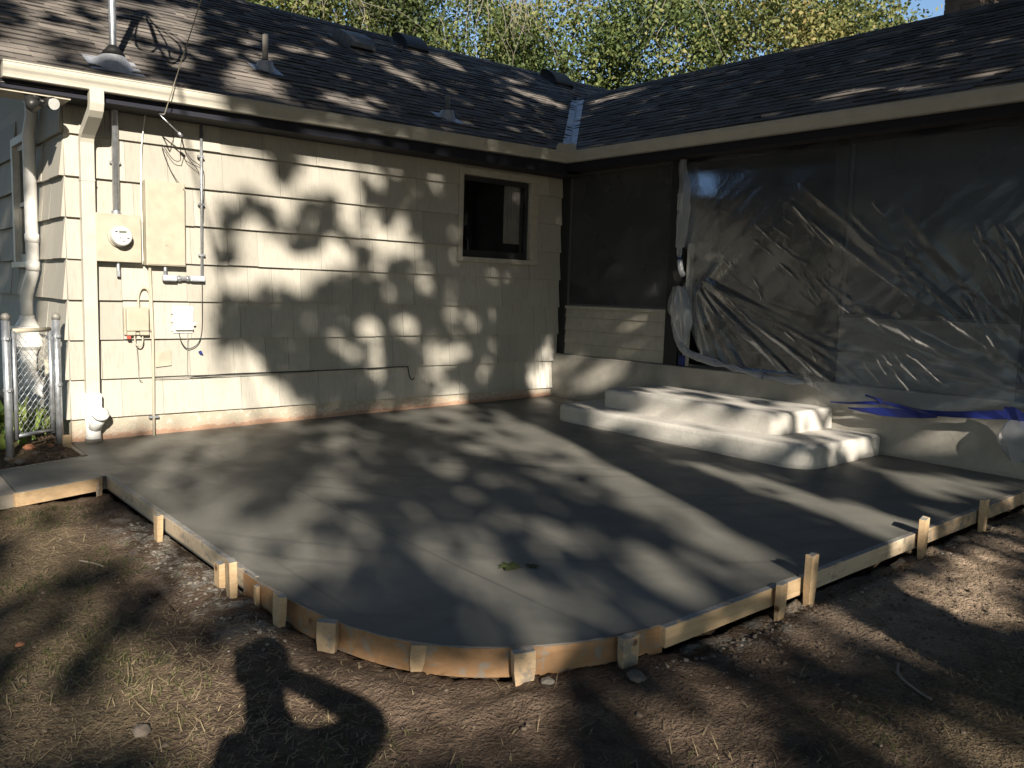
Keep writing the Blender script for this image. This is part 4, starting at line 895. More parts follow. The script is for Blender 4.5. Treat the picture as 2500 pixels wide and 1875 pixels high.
tie((-.026, -2.098, 1.79), .026, (0, -.2, -1)); tie((-.042, -2.66, .658), .028, (0, -1, -.2)); tie((-.042, -2.90, .62), .028, (0, -1, -.2)); tie((-.042, -3.28, .566), .030, (0, -1, -.1))
# gathered bunch half way up the left edge
bn = MB(); n1, n2 = 30, 24; vs = []
for j in range(n2+1):
    t = j/n2; zc = 1.48-.62*t; yc = -2.13-.10*t; rad = .05+.085*math.sin(math.pi*min(1, t*.9+.08))
    for i in range(n1):
        a = 6.2832*i/n1; rr = rad*(1+.45*mn.noise(Vector((math.cos(a)*3.2, math.sin(a)*3.2, t*2.4)))+.18*mn.noise(Vector((math.cos(a)*9, math.sin(a)*9, t*5))))
        vs.append((-.055+rr*.42*math.cos(a), yc+rr*math.sin(a), zc+.02*mn.noise(Vector((a, t*4, 0)))))
bn.add(vs, [(j*n1+i, j*n1+(i+1) % n1, (j+1)*n1+(i+1) % n1, (j+1)*n1+i) for j in range(n2) for i in range(n1)])
under(bn.build('gathered_bunch', M['bunched_film'], smooth=True), sheet)
# loose vertical pleats along the upper left edge
pl = MB(); n1, n2 = 26, 60; vs = []
for j in range(n2+1):
    t = j/n2; z = 2.90-.98*t; w = .10+.07*math.sin(math.pi*t)
    for i in range(n1+1):
        u = i/n1; vs.append((-.012-.03*math.sin(math.pi*u)-.016*mn.noise(Vector((u*7, t*1.3, 8)))-.006*mn.noise(Vector((u*17, t*4, 2))), -2.02-.03*mn.noise(Vector((t*5, 1, 7)))-w*u-.03*t*u, z))
pl.add(vs, [(j*(n1+1)+i, j*(n1+1)+i+1, (j+1)*(n1+1)+i+1, (j+1)*(n1+1)+i) for j in range(n2) for i in range(n1)])
under(pl.build('pleats', M['bunched_film'], smooth=True), sheet)
def ribbon(pts, name='tape_strip'):                              # pts: (y, ztop, zbottom), laid just in front of the film
    vs = []
    for i, (y, a, b) in enumerate(pts): vs += [(-.135-.012*(i % 2)-.02*max(0, .42-b), y, a), (-.14-.012*((i+1) % 2)-.02*max(0, .42-b), y, b)]
    o = under(MB().add(vs, [(2*i, 2*i+1, 2*i+3, 2*i+2) for i in range(len(pts)-1)]).build(name, M['blue_tape']), sheet)
    s = o.modifiers.new('s', 'SOLIDIFY'); s.thickness = .002
ribbon([(-4.10, .405, .398), (-4.30, .424, .402), (-4.50, .455, .425), (-4.62, .47, .440), (-4.75, .455, .425), (-4.95, .432, .40), (-5.10, .44, .395), (-5.25, .455, .40), (-5.40, .475, .415), (-5.55, .50, .425), (-5.66, .515, .44)])
ribbon([(-4.28, .37, .362), (-4.42, .385, .345), (-4.60, .408, .335), (-4.78, .415, .340), (-4.95, .40, .355), (-5.10, .405, .378)])
ribbon([(-4.44, .512, .500), (-4.52, .502, .478), (-4.60, .482, .450)])
ribbon([(-5.62, .54, .45), (-5.70, .545, .43), (-5.78, .50, .37), (-5.90, .44, .30), (-6.05, .35, .22)])
kb = MB(); n1, n2 = 20, 14; vs = []
for j in range(n2+1):
    t = j/n2; zc = .44-.34*t; rad = .02+.12*math.sin(math.pi*min(1, t*.8+.12))
    for i in range(n1):
        a = 6.2832*i/n1; rr = rad*(1+.35*mn.noise(Vector((math.cos(a)*1.5, math.sin(a)*1.5, t*2+5)))); vs.append((-.13+rr*.35*math.cos(a), -5.74+rr*math.sin(a), zc))
kb.add(vs, [(j*n1+i, j*n1+(i+1) % n1, (j+1)*n1+(i+1) % n1, (j+1)*n1+i) for j in range(n2) for i in range(n1)])
under(kb.build('gathered_bunch', M['bunched_film'], smooth=True), sheet)
tag(MB().box(.06, .074, -2.035, -1.955, 2.35, 2.54).build('scroll_bracket', M['white_trim'], bevel=.01), 'small white scrolled bracket on the dark post by the plastic', 'bracket')
tag(MB().box(.03, .06, -2.19, -2.10, .574, .70).build('tape_wad', M['blue_tape'], bevel=.02), 'wad of blue tape at the foot of the door jamb', 'tape')

# ------------------------------------------------------------------ trees
def leafmesh(name, pts, size, material, parent=None, droop=.3, seed=1, kind=None):
    g = np.random.default_rng(seed); n = len(pts); P_ = np.asarray(pts)
    a = g.normal(size=(n, 3)); a[:, 2] -= droop; a /= np.linalg.norm(a, axis=1)[:, None]
    b = g.normal(size=(n, 3)); b -= (b*a).sum(1)[:, None]*a; b /= np.linalg.norm(b, axis=1)[:, None]
    L = (size*g.uniform(.6, 1.35, n))[:, None]; wd = L*g.uniform(.45, .7, n)[:, None]
    nrm = np.cross(a, b)
    v = np.empty((n, 6, 3)); v[:, 0] = P_-a*L*.5; v[:, 1] = P_-a*L*.15+b*wd*.5+nrm*L*.06; v[:, 2] = P_+a*L*.22+b*wd*.42+nrm*L*.03; v[:, 3] = P_+a*L*.5-nrm*L*.08; v[:, 4] = P_+a*L*.22-b*wd*.42+nrm*L*.03; v[:, 5] = P_-a*L*.15-b*wd*.5+nrm*L*.06
    me = bpy.data.meshes.new(name); me.vertices.add(n*6); me.vertices.foreach_set('co', v.reshape(-1))
    me.loops.add(n*8); idx = (np.arange(n)[:, None]*6+np.array([0, 1, 2, 3, 0, 3, 4, 5])[None]).reshape(-1); me.loops.foreach_set('vertex_index', idx.astype(np.int32))
    me.polygons.add(n*2); me.polygons.foreach_set('loop_start', (np.arange(n*2)*4).astype(np.int32)); me.polygons.foreach_set('loop_total', np.full(n*2, 4, np.int32))
    me.update(calc_edges=True); me.validate()
    return obj(name, me, M[material], parent)
def limb(mb, p, d, r, L, depth, tips, rng, spread=.6, rise=.15, minr=.008):
    k = 5; path = [p.copy()]; rr = [r]
    for i in range(k):
        d = (d+Vector((rng.gauss(0, .13), rng.gauss(0, .13), rng.gauss(0, .10)+rise*.12))).normalized(); p = p+d*L/k; path.append(p.copy()); rr.append(r*(1-.5*(i+1)/k))
    mb.tube(path, rr, 8 if r > .08 else 5, False)
    if depth == 0 or r < minr: tips.append((p, d)); return
    for j in range(rng.choice((2, 3, 3))):
        q = path[rng.choice((2, 3, 4, 5))] if j else path[5]
        nd = (d+Vector((rng.gauss(0, spread), rng.gauss(0, spread), rng.gauss(0, spread*.7)))).normalized()
        limb(mb, q, nd, rr[-1]*rng.uniform(.62, .85), L*rng.uniform(.6, .85), depth-1, tips, rng, spread, rise, minr)
def crown(c, rad, n, clump, seed, gap=.42):
    g = np.random.default_rng(seed); out = []
    nc = max(6, n//clump); k = 0
    while k < nc:
        q = g.normal(size=3); q /= np.linalg.norm(q); q *= g.uniform(.25, 1)**.45
        p = np.array(c)+q*np.array(rad)
        if mn.noise(Vector(p*.42))+.5*mn.noise(Vector(p*1.1)) < gap-.62: continue
        s = g.uniform(.22, .55); out.append(p+g.normal(size=(clump, 3))*s*np.array([1, 1, .75])); k += 1
    return np.concatenate(out)
def tree(name, label, base, crowns, material, bark, leaf, seed, th, tr_, group='trees behind the house', lean=(0, 0), extra=0):
    rng = random.Random(seed); t = thing(name, label, 'tree', base, group); tips = []
    mb = MB(); b = Vector(base); top = b+Vector((lean[0], lean[1], th))
    mb.tube([b-Vector((0, 0, .3)), b.lerp(top, .35)+Vector((.06, -.05, 0)), b.lerp(top, .7), top], [tr_*1.25, tr_, tr_*.9, tr_*.75], 12)
    for c, rad, n in crowns:
        d = (Vector(c)-top); L = d.length
        limb(mb, top-Vector((0, 0, th*.12*rng.random())), d.normalized(), tr_*.55, max(1.2, L*.55), 4, tips, rng, .5)
    under(mb.build('trunk', M[bark], smooth=True), t)
    for i, (c, rad, n) in enumerate(crowns):
        pts = crown(c, rad, n, 26, seed*31+i)
        o = leafmesh('crown', pts, leaf, material if isinstance(material, str) else material[i % len(material)], None, .3, seed*7+i); under(o, t)
    return t
tree('oak_tree', 'dark green oak above the left roof, with a pale grey trunk', (4.4, 11.9, -.3), [((3.7, 11.6, 7.9), (2.1, 2.1, 1.9), 17000), ((6.0, 10.3, 7.7), (2.2, 2.1, 2.0), 17000), ((4.9, 11.4, 10.2), (3.0, 2.8, 1.6), 4500)], ('leaf_dark', 'leaf_oak', 'leaf_oak'), 'bark_grey', .105, 3, 6.3, .19, lean=(.5, 0))
tree('oak_tree', 'tree with dark leaning limbs over the point where the roofs meet', (9.0, 9.0, -.3), [((8.1, 8.6, 7.3), (2.0, 2.0, 1.9), 17000), ((9.9, 6.7, 7.3), (2.0, 2.0, 2.1), 17000), ((9.0, 8.0, 9.8), (2.8, 2.6, 1.5), 4500)], ('leaf_oak', 'leaf_oak', 'leaf_turning'), 'bark', .105, 4, 5.6, .20, lean=(-.8, 0))
tree('oak_tree', 'yellowing tree above the right roof, orange tints in its leaves', (12.2, 4.2, -.3), [((11.3, 4.7, 7.2), (1.9, 1.9, 2.1), 16000), ((12.5, 3.1, 7.1), (1.45, 1.5, 1.9), 11500), ((11.9, 4.4, 9.4), (2.2, 2.2, 1.4), 3500)], ('leaf_turning', 'leaf_turning', 'leaf_oak'), 'bark', .105, 5, 5.4, .18)
tree('oak_tree', 'green tree at the far left behind the ridge', (.4, 13.0, -.3), [((1.6, 11.9, 8.1), (1.5, 1.5, 1.3), 9000), ((1.0, 12.6, 9.8), (2.0, 2.0, 1.3), 2500)], ('leaf_oak', 'leaf_dark'), 'bark', .105, 6, 7.0, .16)
tree('young_tree', 'small leafy top just showing above the right ridge', (13.0, 1.75, -.3), [((12.95, 1.75, 7.2), (.5, .5, .62), 1100)], 'leaf_oak', 'bark', .12, 8, 5.8, .06)
# dead grey branches drooping in front of the oak
rng = random.Random(21); tb = thing('dead_branches', 'tangle of bare grey drooping twigs in front of the oak', 'branches', (3.0, 11.2, 6.5)); mb = MB()
for (sx, sy, sz, n_) in ((2.0, 9.9, 8.2, 18), (5.3, 7.7, 8.6, 26), (4.3, 8.4, 8.6, 8), (8.6, 5.0, 8.3, 8)):
    for i in range(n_):
        p = Vector((sx+rng.gauss(0, .5), sy+rng.gauss(0, .4), sz+rng.gauss(0, .35))); d = Vector((rng.gauss(0, .55), rng.gauss(0, .4), -.55)).normalized(); path = [p]; L = rng.uniform(.9, 2.2)
        for k in range(7): d = (d+Vector((rng.gauss(0, .28), rng.gauss(0, .28), -.18+rng.gauss(0, .2)))).normalized(); p = p+d*L/7; path.append(p)
        mb.tube(path, [.010*(1-.11*k) for k in range(8)], 4, False)
under(tag(mb.build('twigs', M['twig']), kind='stuff'), tb)

# --- the trees behind the viewer: canopy gaps shaped to place the patches of sun
GAPS=[(1,[(-5.84,1.92),(-4.1,2.01),(-4.11,1.4),(-4.15,1.06),(-4.09,0.56),(-4.23,0.32),(-4.15,0.07),(-4.13,-0.72),(-5.44,-1),(-5.94,-1.03)]),(1,[(-4.1,1.8),(-3.71,1.88),(-3.65,1.85),(-3.62,1.82),(-3.66,1.64),(-3.65,1.58),(-3.51,1.61),(-3.4,1.68),(-3.35,1.86),(-3.35,1.94),(-3.11,1.97),(-3.06,1.9),(-2.92,1.82),(-2.67,1.86),(-2.8,1.73),(-2.58,1.73),(-2.74,1.63),(-3.04,1.55),(-3.15,1.57),(-3.32,1.57),(-3.37,1.49),(-3.38,1.37),(-3.43,1.28),(-3.59,1.26),(-3.69,1.35),(-3.81,1.44),(-3.92,1.46),(-4.02,1.38),(-4.06,1.28),(-4.11,1.26)]),(0.8,[(-3.06,1.99),(-2.46,2.1),(-2.48,1.94),(-2.57,1.84),(-2.75,1.82),(-2.92,1.84)]),(0.28,[(-2.39,2.1),(-1.75,2.22),(-1.74,2.09),(-1.8,2.01),(-2.12,2.04)]),(0.22,[(-1.78,1.8),(-1.67,1.81),(-1.69,1.61),(-1.77,1.62)]),(0.9,[(-3.09,1.48),(-2.92,1.57),(-2.47,1.59),(-2.41,1.35),(-2.52,1.23),(-2.7,1.28),(-2.92,1.33)]),(1,[(-2.34,1.55),(-2.25,1.61),(-2.11,1.42),(-2.05,1.27),(-2.2,1.24)]),(1,[(-4.11,1.08),(-4.02,1.09),(-3.83,1.15),(-3.76,1.15),(-3.71,1.1),(-3.68,1.01),(-3.59,0.97),(-3.18,1.06),(-3.08,1.2),(-3.02,1.3),(-2.91,1.25),(-2.84,1.1),(-4.11,0.83)]),(1,[(-4.11,0.95),(-3.67,1.04),(-3.53,1.01),(-3.13,1.14),(-3.1,1.25),(-2.99,1.22),(-2.89,1.09),(-2.78,1.09),(-2.76,0.89),(-2.85,0.84),(-2.96,0.93),(-3.16,0.89),(-3.18,0.75),(-3.27,0.7),(-3.53,0.65),(-3.73,0.58),(-3.87,0.49),(-4.11,0.44)]),(0.9,[(-2.53,1.38),(-2.28,1.54),(-2.1,1.58),(-2,1.4),(-1.98,1.24),(-2.08,1.21),(-2.22,1.23),(-2.43,1.18),(-2.56,1.22)]),(0.33,[(-2.01,1.1),(-1.87,1.11),(-1.87,0.98),(-1.97,0.94)]),(0.28,[(-1.94,1.34),(-1.65,1.38),(-1.64,1.26),(-1.89,1.18)]),(0.33,[(-4.08,0.42),(-3.89,0.44),(-3.94,0.34),(-4.06,0.32)]),(0.33,[(-3.64,0.47),(-3.46,0.48),(-3.45,0.4),(-3.55,0.34),(-3.62,0.37)]),(1,[(-3.09,0.42),(-2.95,0.51),(-2.81,0.47),(-2.72,0.53),(-2.44,0.58),(-2.38,0.48),(-2.36,0.38),(-2.44,0.34),(-2.7,0.33),(-2.92,0.31),(-3.13,0.26),(-3.18,0.32)]),(0.8,[(-2.28,0.56),(-2.15,0.63),(-2.06,0.56),(-2.06,0.44),(-2.24,0.41)]),(0.28,[(-1.61,0.6),(-1.43,0.66),(-1.41,0.54),(-1.58,0.5)]),(0.8,[(-3.16,0.23),(-2.88,0.27),(-2.44,0.34),(-2.32,0.29),(-2.32,0.2),(-2.47,0.15),(-2.62,0.13),(-2.81,0.15),(-3.02,0.19)]),(1,[(-1.87,0.28),(-1.77,0.35),(-1.58,0.36),(-1.51,0.28),(-1.55,0.17),(-1.66,0.1),(-1.83,0.13),(-1.91,0.21)]),(0.3,[(-3.45,0.09),(-3.23,0.16),(-3.21,0.03),(-3.36,-0.05),(-3.46,0.02)]),(0.33,[(-2.26,0.23),(-2.08,0.27),(-2.06,0.16),(-2.2,0.12)]),(1,[(-4.12,0.06),(-3.98,0.06),(-3.85,0.01),(-3.72,-0.05),(-3.66,-0.15),(-3.58,-0.26),(-3.46,-0.37),(-3.38,-0.41),(-3.3,-0.46),(-3.18,-0.5),(-3.18,-0.56),(-4.12,-0.73)]),(0.33,[(-2.9,-0.07),(-2.75,-0.03),(-2.73,-0.23),(-2.86,-0.26)]),(0.39,[(-2.56,-0.01),(-2.43,0.04),(-2.41,-0.21),(-2.54,-0.24)]),(0.28,[(-2.2,0.02),(-1.62,0.13),(-1.57,-0.11),(-1.82,-0.14),(-2.07,-0.09)]),(0.39,[(-2.19,-0.28),(-1.65,-0.16),(-1.28,-0.08),(-1.27,-0.23),(-1.61,-0.3),(-2.03,-0.37)]),(0.39,[(-1.06,0.59),(-0.9,0.62),(-0.87,0.42),(-0.94,0.32),(-1.01,0.4)]),(0.85,[(-0.49,0.64),(0,0.74),(0.01,0.43),(0.01,-0),(-0.38,-0.04),(-0.49,0.1),(-0.45,0.35)]),(0.33,[(-0.11,2.03),(0.04,2.06),(0.05,1.91),(-0.06,1.93)]),(0.33,[(-0.35,1.66),(-0.17,1.66),(-0.16,1.43),(-0.32,1.38)]),(-2,[(-0.83,-0.13),(-5.46,-0.97),(-3.97,-2.56),(-3.24,-2.97),(-2.21,-3.01),(-1.06,-2.8)]),(-0.93,[(-1.15,-0.44),(-0.87,-1.29),(-0.9,-1.91),(-0.96,-2.39),(-1.12,-2.75),(-1.31,-2.78),(-1.37,-2.54),(-1.36,-2.14),(-1.42,-1.63),(-1.44,-0.99)]),(-0.95,[(-0.34,-1.63),(-0.02,-1.88),(0.31,-2.38),(0.44,-2.62),(-0.2,-2.72),(-0.18,-2.44),(-0.38,-2.11)]),(-0.7,[(1.09,-1.9),(1.43,-2.07),(2.13,-2.19),(1.85,-2.29),(0.98,-2.44),(0.88,-2.21)]),(-0.6,[(-0.19,0.08),(-0.16,-0.19),(-0.55,-0.62),(-0.76,-0.39)]),(-0.5,[(-0.62,-0.77),(0.52,-1.9),(0.89,-1.76),(1.7,-1.53),(1.53,-1.18),(0.7,-0.37),(-0.16,-0.69)]),(-0.85,[(-0.2,-1.19),(0.52,-1.9),(0.52,-1.71),(0.6,-1.44),(0.34,-1.13),(-0.16,-1.05)]),(-0.8,[(-0.15,-0.71),(0.26,-1.11),(0.3,-0.97),(0.71,-0.9),(-0.15,-0.53)]),(-0.95,[(0.45,-1.29),(0.66,-1.5),(0.66,-1.32),(0.45,-1.11)]),(-0.8,[(-0.07,-1.2),(0.22,-1.47),(0.5,-1.73),(0.51,-1.86),(0.23,-1.6),(-0.03,-1.33)]),(-0.9,[(0.36,-1.66),(0.59,-1.79),(0.59,-1.92),(0.47,-1.84),(0.36,-1.76)]),(-0.8,[(-0.14,-0.55),(0.24,-0.92),(0.45,-1.19),(0.45,-1.3),(0.18,-1.03),(-0.14,-0.7)]),(-0.95,[(0.6,-1.26),(0.71,-1.35),(0.71,-1.52),(0.6,-1.42)]),(-0.9,[(1.08,-1.67),(1.77,-1.55),(1.8,-1.71),(1.1,-1.81)]),(-0.75,[(0.06,0.42),(0.21,0.36),(0.39,0.13),(0.4,-0.24),(0.22,-0.12),(0.08,-0)]),(-0.8,[(0.39,0.09),(0.6,-0.03),(0.55,-0.16),(0.4,-0.14)]),(-0.45,[(0.46,0.38),(0.64,0.33),(0.61,0.12),(0.46,0.21)]),(-0.5,[(1.84,-1.45),(2.06,-1.63),(2.18,-1.99),(2.22,-2.13),(1.95,-1.87),(1.8,-1.69)]),(-0.5,[(1.52,-0.62),(1.69,-0.68),(1.79,-1.12),(1.62,-0.99)]),(0.9,[(-6.13,3.25),(-4.39,5.43),(-4.29,2.64),(-4.86,2.28),(-5.73,1.86),(-5.89,2.24)]),(0.12,[(-6.12,3.19),(-5.99,3.28),(-5.87,3.13),(-5.91,2.98),(-6.04,3.04)]),(0.12,[(-5.99,2.76),(-5.93,2.86),(-5.84,2.73),(-5.9,2.61)]),(0.12,[(-5.74,3.1),(-5.68,3.25),(-5.58,3.07),(-5.61,2.88)]),(0.12,[(-5.59,3.65),(-5.45,3.85),(-5.03,4.06),(-4.83,3.88),(-5.09,3.72),(-5.36,3.21),(-5.5,3.37)]),(0.12,[(-5.57,3.02),(-5.35,3.15),(-5.21,3.06),(-5.39,2.94)]),(0.12,[(-5.71,2.35),(-5.6,2.55),(-5.44,2.59),(-5.19,2.61),(-5.29,2.35),(-5.27,2.13),(-5.41,2.01),(-5.51,2.24)]),(0.12,[(-5.87,2.46),(-5.71,2.65),(-5.57,2.55),(-5.71,2.35)]),(0.12,[(-5.07,2.9),(-4.78,3.31),(-4.32,3.34),(-4.3,2.79),(-4.71,2.59),(-4.96,2.64)]),(0.12,[(-5.25,4.35),(-4.39,5.43),(-4.38,5),(-4.88,4.45)]),(1,[(-4.11,3),(-3.8,3.17),(-3.75,2.95),(-3.59,2.86),(-3.52,2.63),(-3.47,2.35),(-4.1,2.17)]),(0.7,[(-4.12,4.11),(-3.7,4.17),(-3.7,3.92),(-4.12,3.78)]),(0.8,[(-4.11,3.55),(-3.71,3.74),(-3.41,3.77),(-3.42,3.59),(-3.8,3.39),(-4.11,3.28)]),(0.9,[(-2.98,5.09),(-2.76,5.19),(-2.64,4.95),(-2.85,4.86)]),(0.8,[(-3.08,4.3),(-2.83,4.41),(-2.87,4.14),(-3.03,4.09)]),(0.9,[(-2.44,4.65),(-1.98,4.71),(-2.03,4.45),(-2.36,4.4)]),(0.85,[(-3.21,2.82),(-2.99,2.88),(-2.47,2.7),(-2.6,2.45),(-3.07,2.54)]),(0.7,[(-3.61,4.19),(-3.24,4.34),(-3.06,4.25),(-3.35,3.99)]),(0.7,[(-2.44,4.62),(-2.12,4.68),(-1.24,4.13),(-1.82,4.02)]),(0.8,[(-1.18,5.85),(-0.71,6.01),(-0.48,5.41),(-0.91,5.3)]),(0.6,[(-2.98,2.94),(-2.42,3.07),(-2.38,2.8),(-2.85,2.6)]),(0.9,[(-0.23,5.17),(0.65,5.29),(1.03,4.98),(0.86,4.75),(0.33,4.87)]),(0.6,[(0.21,5.79),(0.62,5.94),(0.66,5.66),(0.18,5.39)]),(0.8,[(1.34,5.19),(1.65,5.12),(2,4.84),(1.91,4.69),(1.5,4.85)]),(0.8,[(1.55,1.94),(1.8,1.82),(1.98,1.32),(2.52,1.41),(2.41,1.27),(1.91,1.2),(1.72,1.6)]),(-0.6,[(-5.72,-1.57),(-4.94,-1.69),(-4.53,-2.08),(-4.08,-2.45),(-3.9,-2.75),(-3.91,-2.91),(-4.16,-2.88),(-4.46,-2.7),(-4.78,-2.67),(-5.07,-2.68)]),(-0.7,[(-5.07,-2.68),(-4.12,-2.93),(-4.02,-3.08),(-3.95,-3.17),(-4.09,-3.26),(-4.77,-3.22)]),(-1,[(-4.22,-2.88),(-3.9,-2.78),(-3.63,-2.98),(-3.33,-3.04),(-3.08,-3.11),(-2.67,-3.22),(-2.94,-3.41),(-3.44,-3.36),(-4.32,-3.26),(-4.32,-3.05)]),(-0.7,[(-2.42,-3.24),(-1.9,-3.21),(-2.12,-3.47),(-2.47,-3.46),(-2.55,-3.38)]),(-0.95,[(-2.1,-3.09),(-1.05,-2.84),(-1.09,-2.98),(-1.16,-3.14),(-1.4,-3.2),(-1.74,-3.17)]),(-1,[(-0.5,-2.89),(1.35,-2.6),(-0.53,-3.29),(-0.48,-3.09)]),(-0.9,[(-1.88,-3.39),(-0.85,-3.4),(-1.33,-3.58),(-2,-3.51)])]
def boxes(g): return [(p, pg, min(a for a, b in pg), max(a for a, b in pg), min(b for a, b in pg), max(b for a, b in pg)) for p, pg in g]
GB = boxes(GAPS)
def light(a, b):                                                 # share of sun let through at a place in the canopy; soft gaps are negative
    r = 0.0
    for p, pg, x0, x1, y0, y1 in GB:
        if x0 <= a <= x1 and y0 <= b <= y1 and inside(pg, a, b): r = p
    return r
TRUNK = Vector((-6.07, -12.8, 0))
leaves = {0: [], 1: [], 2: []}
def blotch(a, b):
    return .5+.62*mn.noise(Vector((a*1.5, b*1.5, 3.3)))+.30*mn.noise(Vector((a*3.6, b*3.6, 1.3)))
for i in range(60000):
    a, b = R.uniform(-8.4, 7.0), R.uniform(-4.9, 8.0)
    ja = .10*mn.noise(Vector((a*3.1, b*3.1, 5)))+.05*mn.noise(Vector((a*8, b*8, 2))); jb = .10*mn.noise(Vector((a*3.1, b*3.1, 15)))+.05*mn.noise(Vector((a*8, b*8, 12)))
    p = light(a+ja, b+jb); lo = (21 if b < 2.5 and a < -.9 else 15)+max(0, -1-b)*1.6
    fine = mn.noise(Vector((a*4.2, b*4.2, 7)))
    if p == -2:                                                  # leaves thinned in streaks to shape the light on the patio
        T = .17+.75*mn.noise(Vector((a*1.7, b*.6, 30)))+.12*sst(-2.2, -.6, b)+.28*mn.noise(Vector((a*4.4, b*1.1, 31)))
        if R.random() < 1+math.log(max(.01, min(1, T)))/4.5: continue
    elif p >= 1 or p <= -1: continue
    elif p:
        T = max(.01, min(1, abs(p)+(blotch(a, b)-.5)*.4+.35*fine))
        if R.random() < 1+math.log(T)/4.5: continue
    elif fine > .34 and b < 2.5 and a < -.5 and R.random() < .8: continue
    s = R.uniform(lo, lo+7)
    q = SR*a+SU*b+(-SUN)*s
    if q.z < 2.4: continue
    leaves[0 if a > -2.4 else 1 if a > -5.2 else 2].append(tuple(q))
for i in range(30000):                                          # leaf layer added overhead to block sky light, clear of the house's sun
    a, b, s = R.uniform(-14, 14), R.uniform(6.6, 8.7), R.uniform(1.2, 18)
    if mn.noise(Vector((a*.7, s*.7, 9))) > .36: continue
    leaves[0 if a > -2.4 else 1 if a > -5.2 else 2].append(tuple(SR*a+SU*b+(-SUN)*s))
def near_tree(label, base, th, r, key, seed, lean=(0, 0), spl=6):
    t = thing('shade_tree', label, 'tree', base, 'trees behind the viewer'); rng = random.Random(seed); mb = MB(); b = Vector(base); top = b+Vector((lean[0], lean[1], th))
    mb.tube([b-Vector((0, 0, .3)), b+Vector((0, 0, .25)), b.lerp(top, .3), b.lerp(top, .65), top], [r*1.35, r*1.08, r, r*.93, r*.8], 20)
    L = leaves[key]
    for i in range(spl*6):
        e = Vector(L[rng.randrange(len(L))]); d = e-top
        if sum(abs(light(q.dot(SR), q.dot(SU))) for q in (top.lerp(e, k/12) for k in range(13))) > .7: continue
        path = [top.lerp(e, k/6)+Vector((rng.gauss(0, .12), rng.gauss(0, .12), .5*math.sin(math.pi*k/6))) for k in range(7)]; path[0] = top-Vector((0, 0, rng.uniform(0, .8)))
        mb.tube(path, [r*.26*(1-.9*k/6) for k in range(7)], 8)
    under(mb.build('trunk', M['bark'], smooth=True), t)
    under(leafmesh('crown', L, .28, 'leaf_near', None, .4, seed), t)
near_tree('large shade tree behind the viewer whose trunk shadows the patio', (TRUNK.x, TRUNK.y, -.45), 7.4, .30, 0, 41, (.2, .1))
b2 = SR*-3.9+(-SUN)*27; near_tree('second shade tree behind the viewer', (b2.x, b2.y, -.45), 6.2, .26, 1, 42)
b3 = SR*-6.6+(-SUN)*24; near_tree('third shade tree behind the viewer, farthest left', (b3.x, b3.y, -.45), 5.6, .24, 2, 43)

def sky_block_tree(a, s_, h, rad, label, seed):  # unseen trees added beside the yard to cut the sky fill
    p = SR*a+(-SUN)*s_; t = thing('sky_block_tree', label, 'tree', (p.x, p.y, -.45), 'unseen trees added to block sky light'); mb = MB()
    mb.tube([(p.x, p.y, -.8), (p.x+.1, p.y, h*.4), (p.x, p.y+.1, h*.8)], [.34, .27, .12], 14); under(mb.build('trunk', M['bark'], smooth=True), t)
    under(leafmesh('crown', crown((p.x, p.y, h*.58), (rad, rad, h*.44), 6000, 24, seed, .3), .45, 'leaf_near', None, .4, seed), t)
for i, (a, s_, h, rad) in enumerate(((-14, 3, 13, 4.7), (-13.2, 13, 15, 4.7), (-14.2, 24, 16, 5.6), (12.2, 9, 12.5, 4.4), (12.4, 18, 15, 4.8), (12, 28, 16, 5))):
    sky_block_tree(a, s_, h, rad, 'unseen leafy tree added to block sky light, off to the %s of the viewer, %s' % (('left', 'right')[i > 2], ('nearest the house', 'in the middle', 'farthest from the house')[i % 3]), 60+i)

# ------------------------------------------------------------------ planting bed, small things on the ground
def blade_mesh(name, items, material, parent=None):              # items: (base, dir, length, width, bend)
    v, f = [], []
    for b, d, L, w, bend in items:
        b = Vector(b); d = Vector(d).normalized(); s = d.cross(Vector((0, 0, 1)))
        s = (s if s.length > .05 else Vector((1, 0, 0))).normalized()*w/2; m1 = b+d*L*.55+Vector((0, 0, bend*L*.35)); m2 = b+d*L+Vector((0, 0, -bend*L*.25)); k = len(v)
        v += [tuple(b-s), tuple(b+s), tuple(m1+s*.85), tuple(m1-s*.85), tuple(m2)]; f += [(k, k+1, k+2, k+3), (k+3, k+2, k+4)]
    me = bpy.data.meshes.new(name); me.from_pydata(v, [], f); me.update(); return obj(name, me, M[material], parent)
def plant(x, y, n, h, w, label, spread, name='garden_plant'):
    z = gz(x, y); t = thing(name, label, 'plant', (x, y, z)); it = []
    for i in range(n):
        a = R.uniform(0, 6.28); e = R.uniform(.35, 1.3); it.append(((x+R.gauss(0, spread), y+R.gauss(0, spread), z+R.uniform(0, h*.55)), (math.cos(a)*math.cos(e), math.sin(a)*math.cos(e), math.sin(e)), R.uniform(.5, 1)*h*.75, R.uniform(.6, 1)*w, R.uniform(.1, .5)))
    under(blade_mesh('foliage', it, 'garden_leaf'), t)
plant(-6.38, .25, 70, .34, .055, 'broad-leaved light green plant at the left edge behind the gate', .12)
plant(-6.22, .45, 60, .30, .05, 'yellow-green leafy plant behind the middle of the gate', .11)
plant(-6.05, .30, 80, .32, .014, 'clump of narrow grassy leaves beside the right gate post', .07, 'grass_clump')
plant(-6.30, .02, 40, .20, .03, 'low dark green plant at the foot of the gate', .08)
plant(-6.55, -.15, 50, .22, .06, 'low broad-leaved plant at the left edge by the gate post', .10)
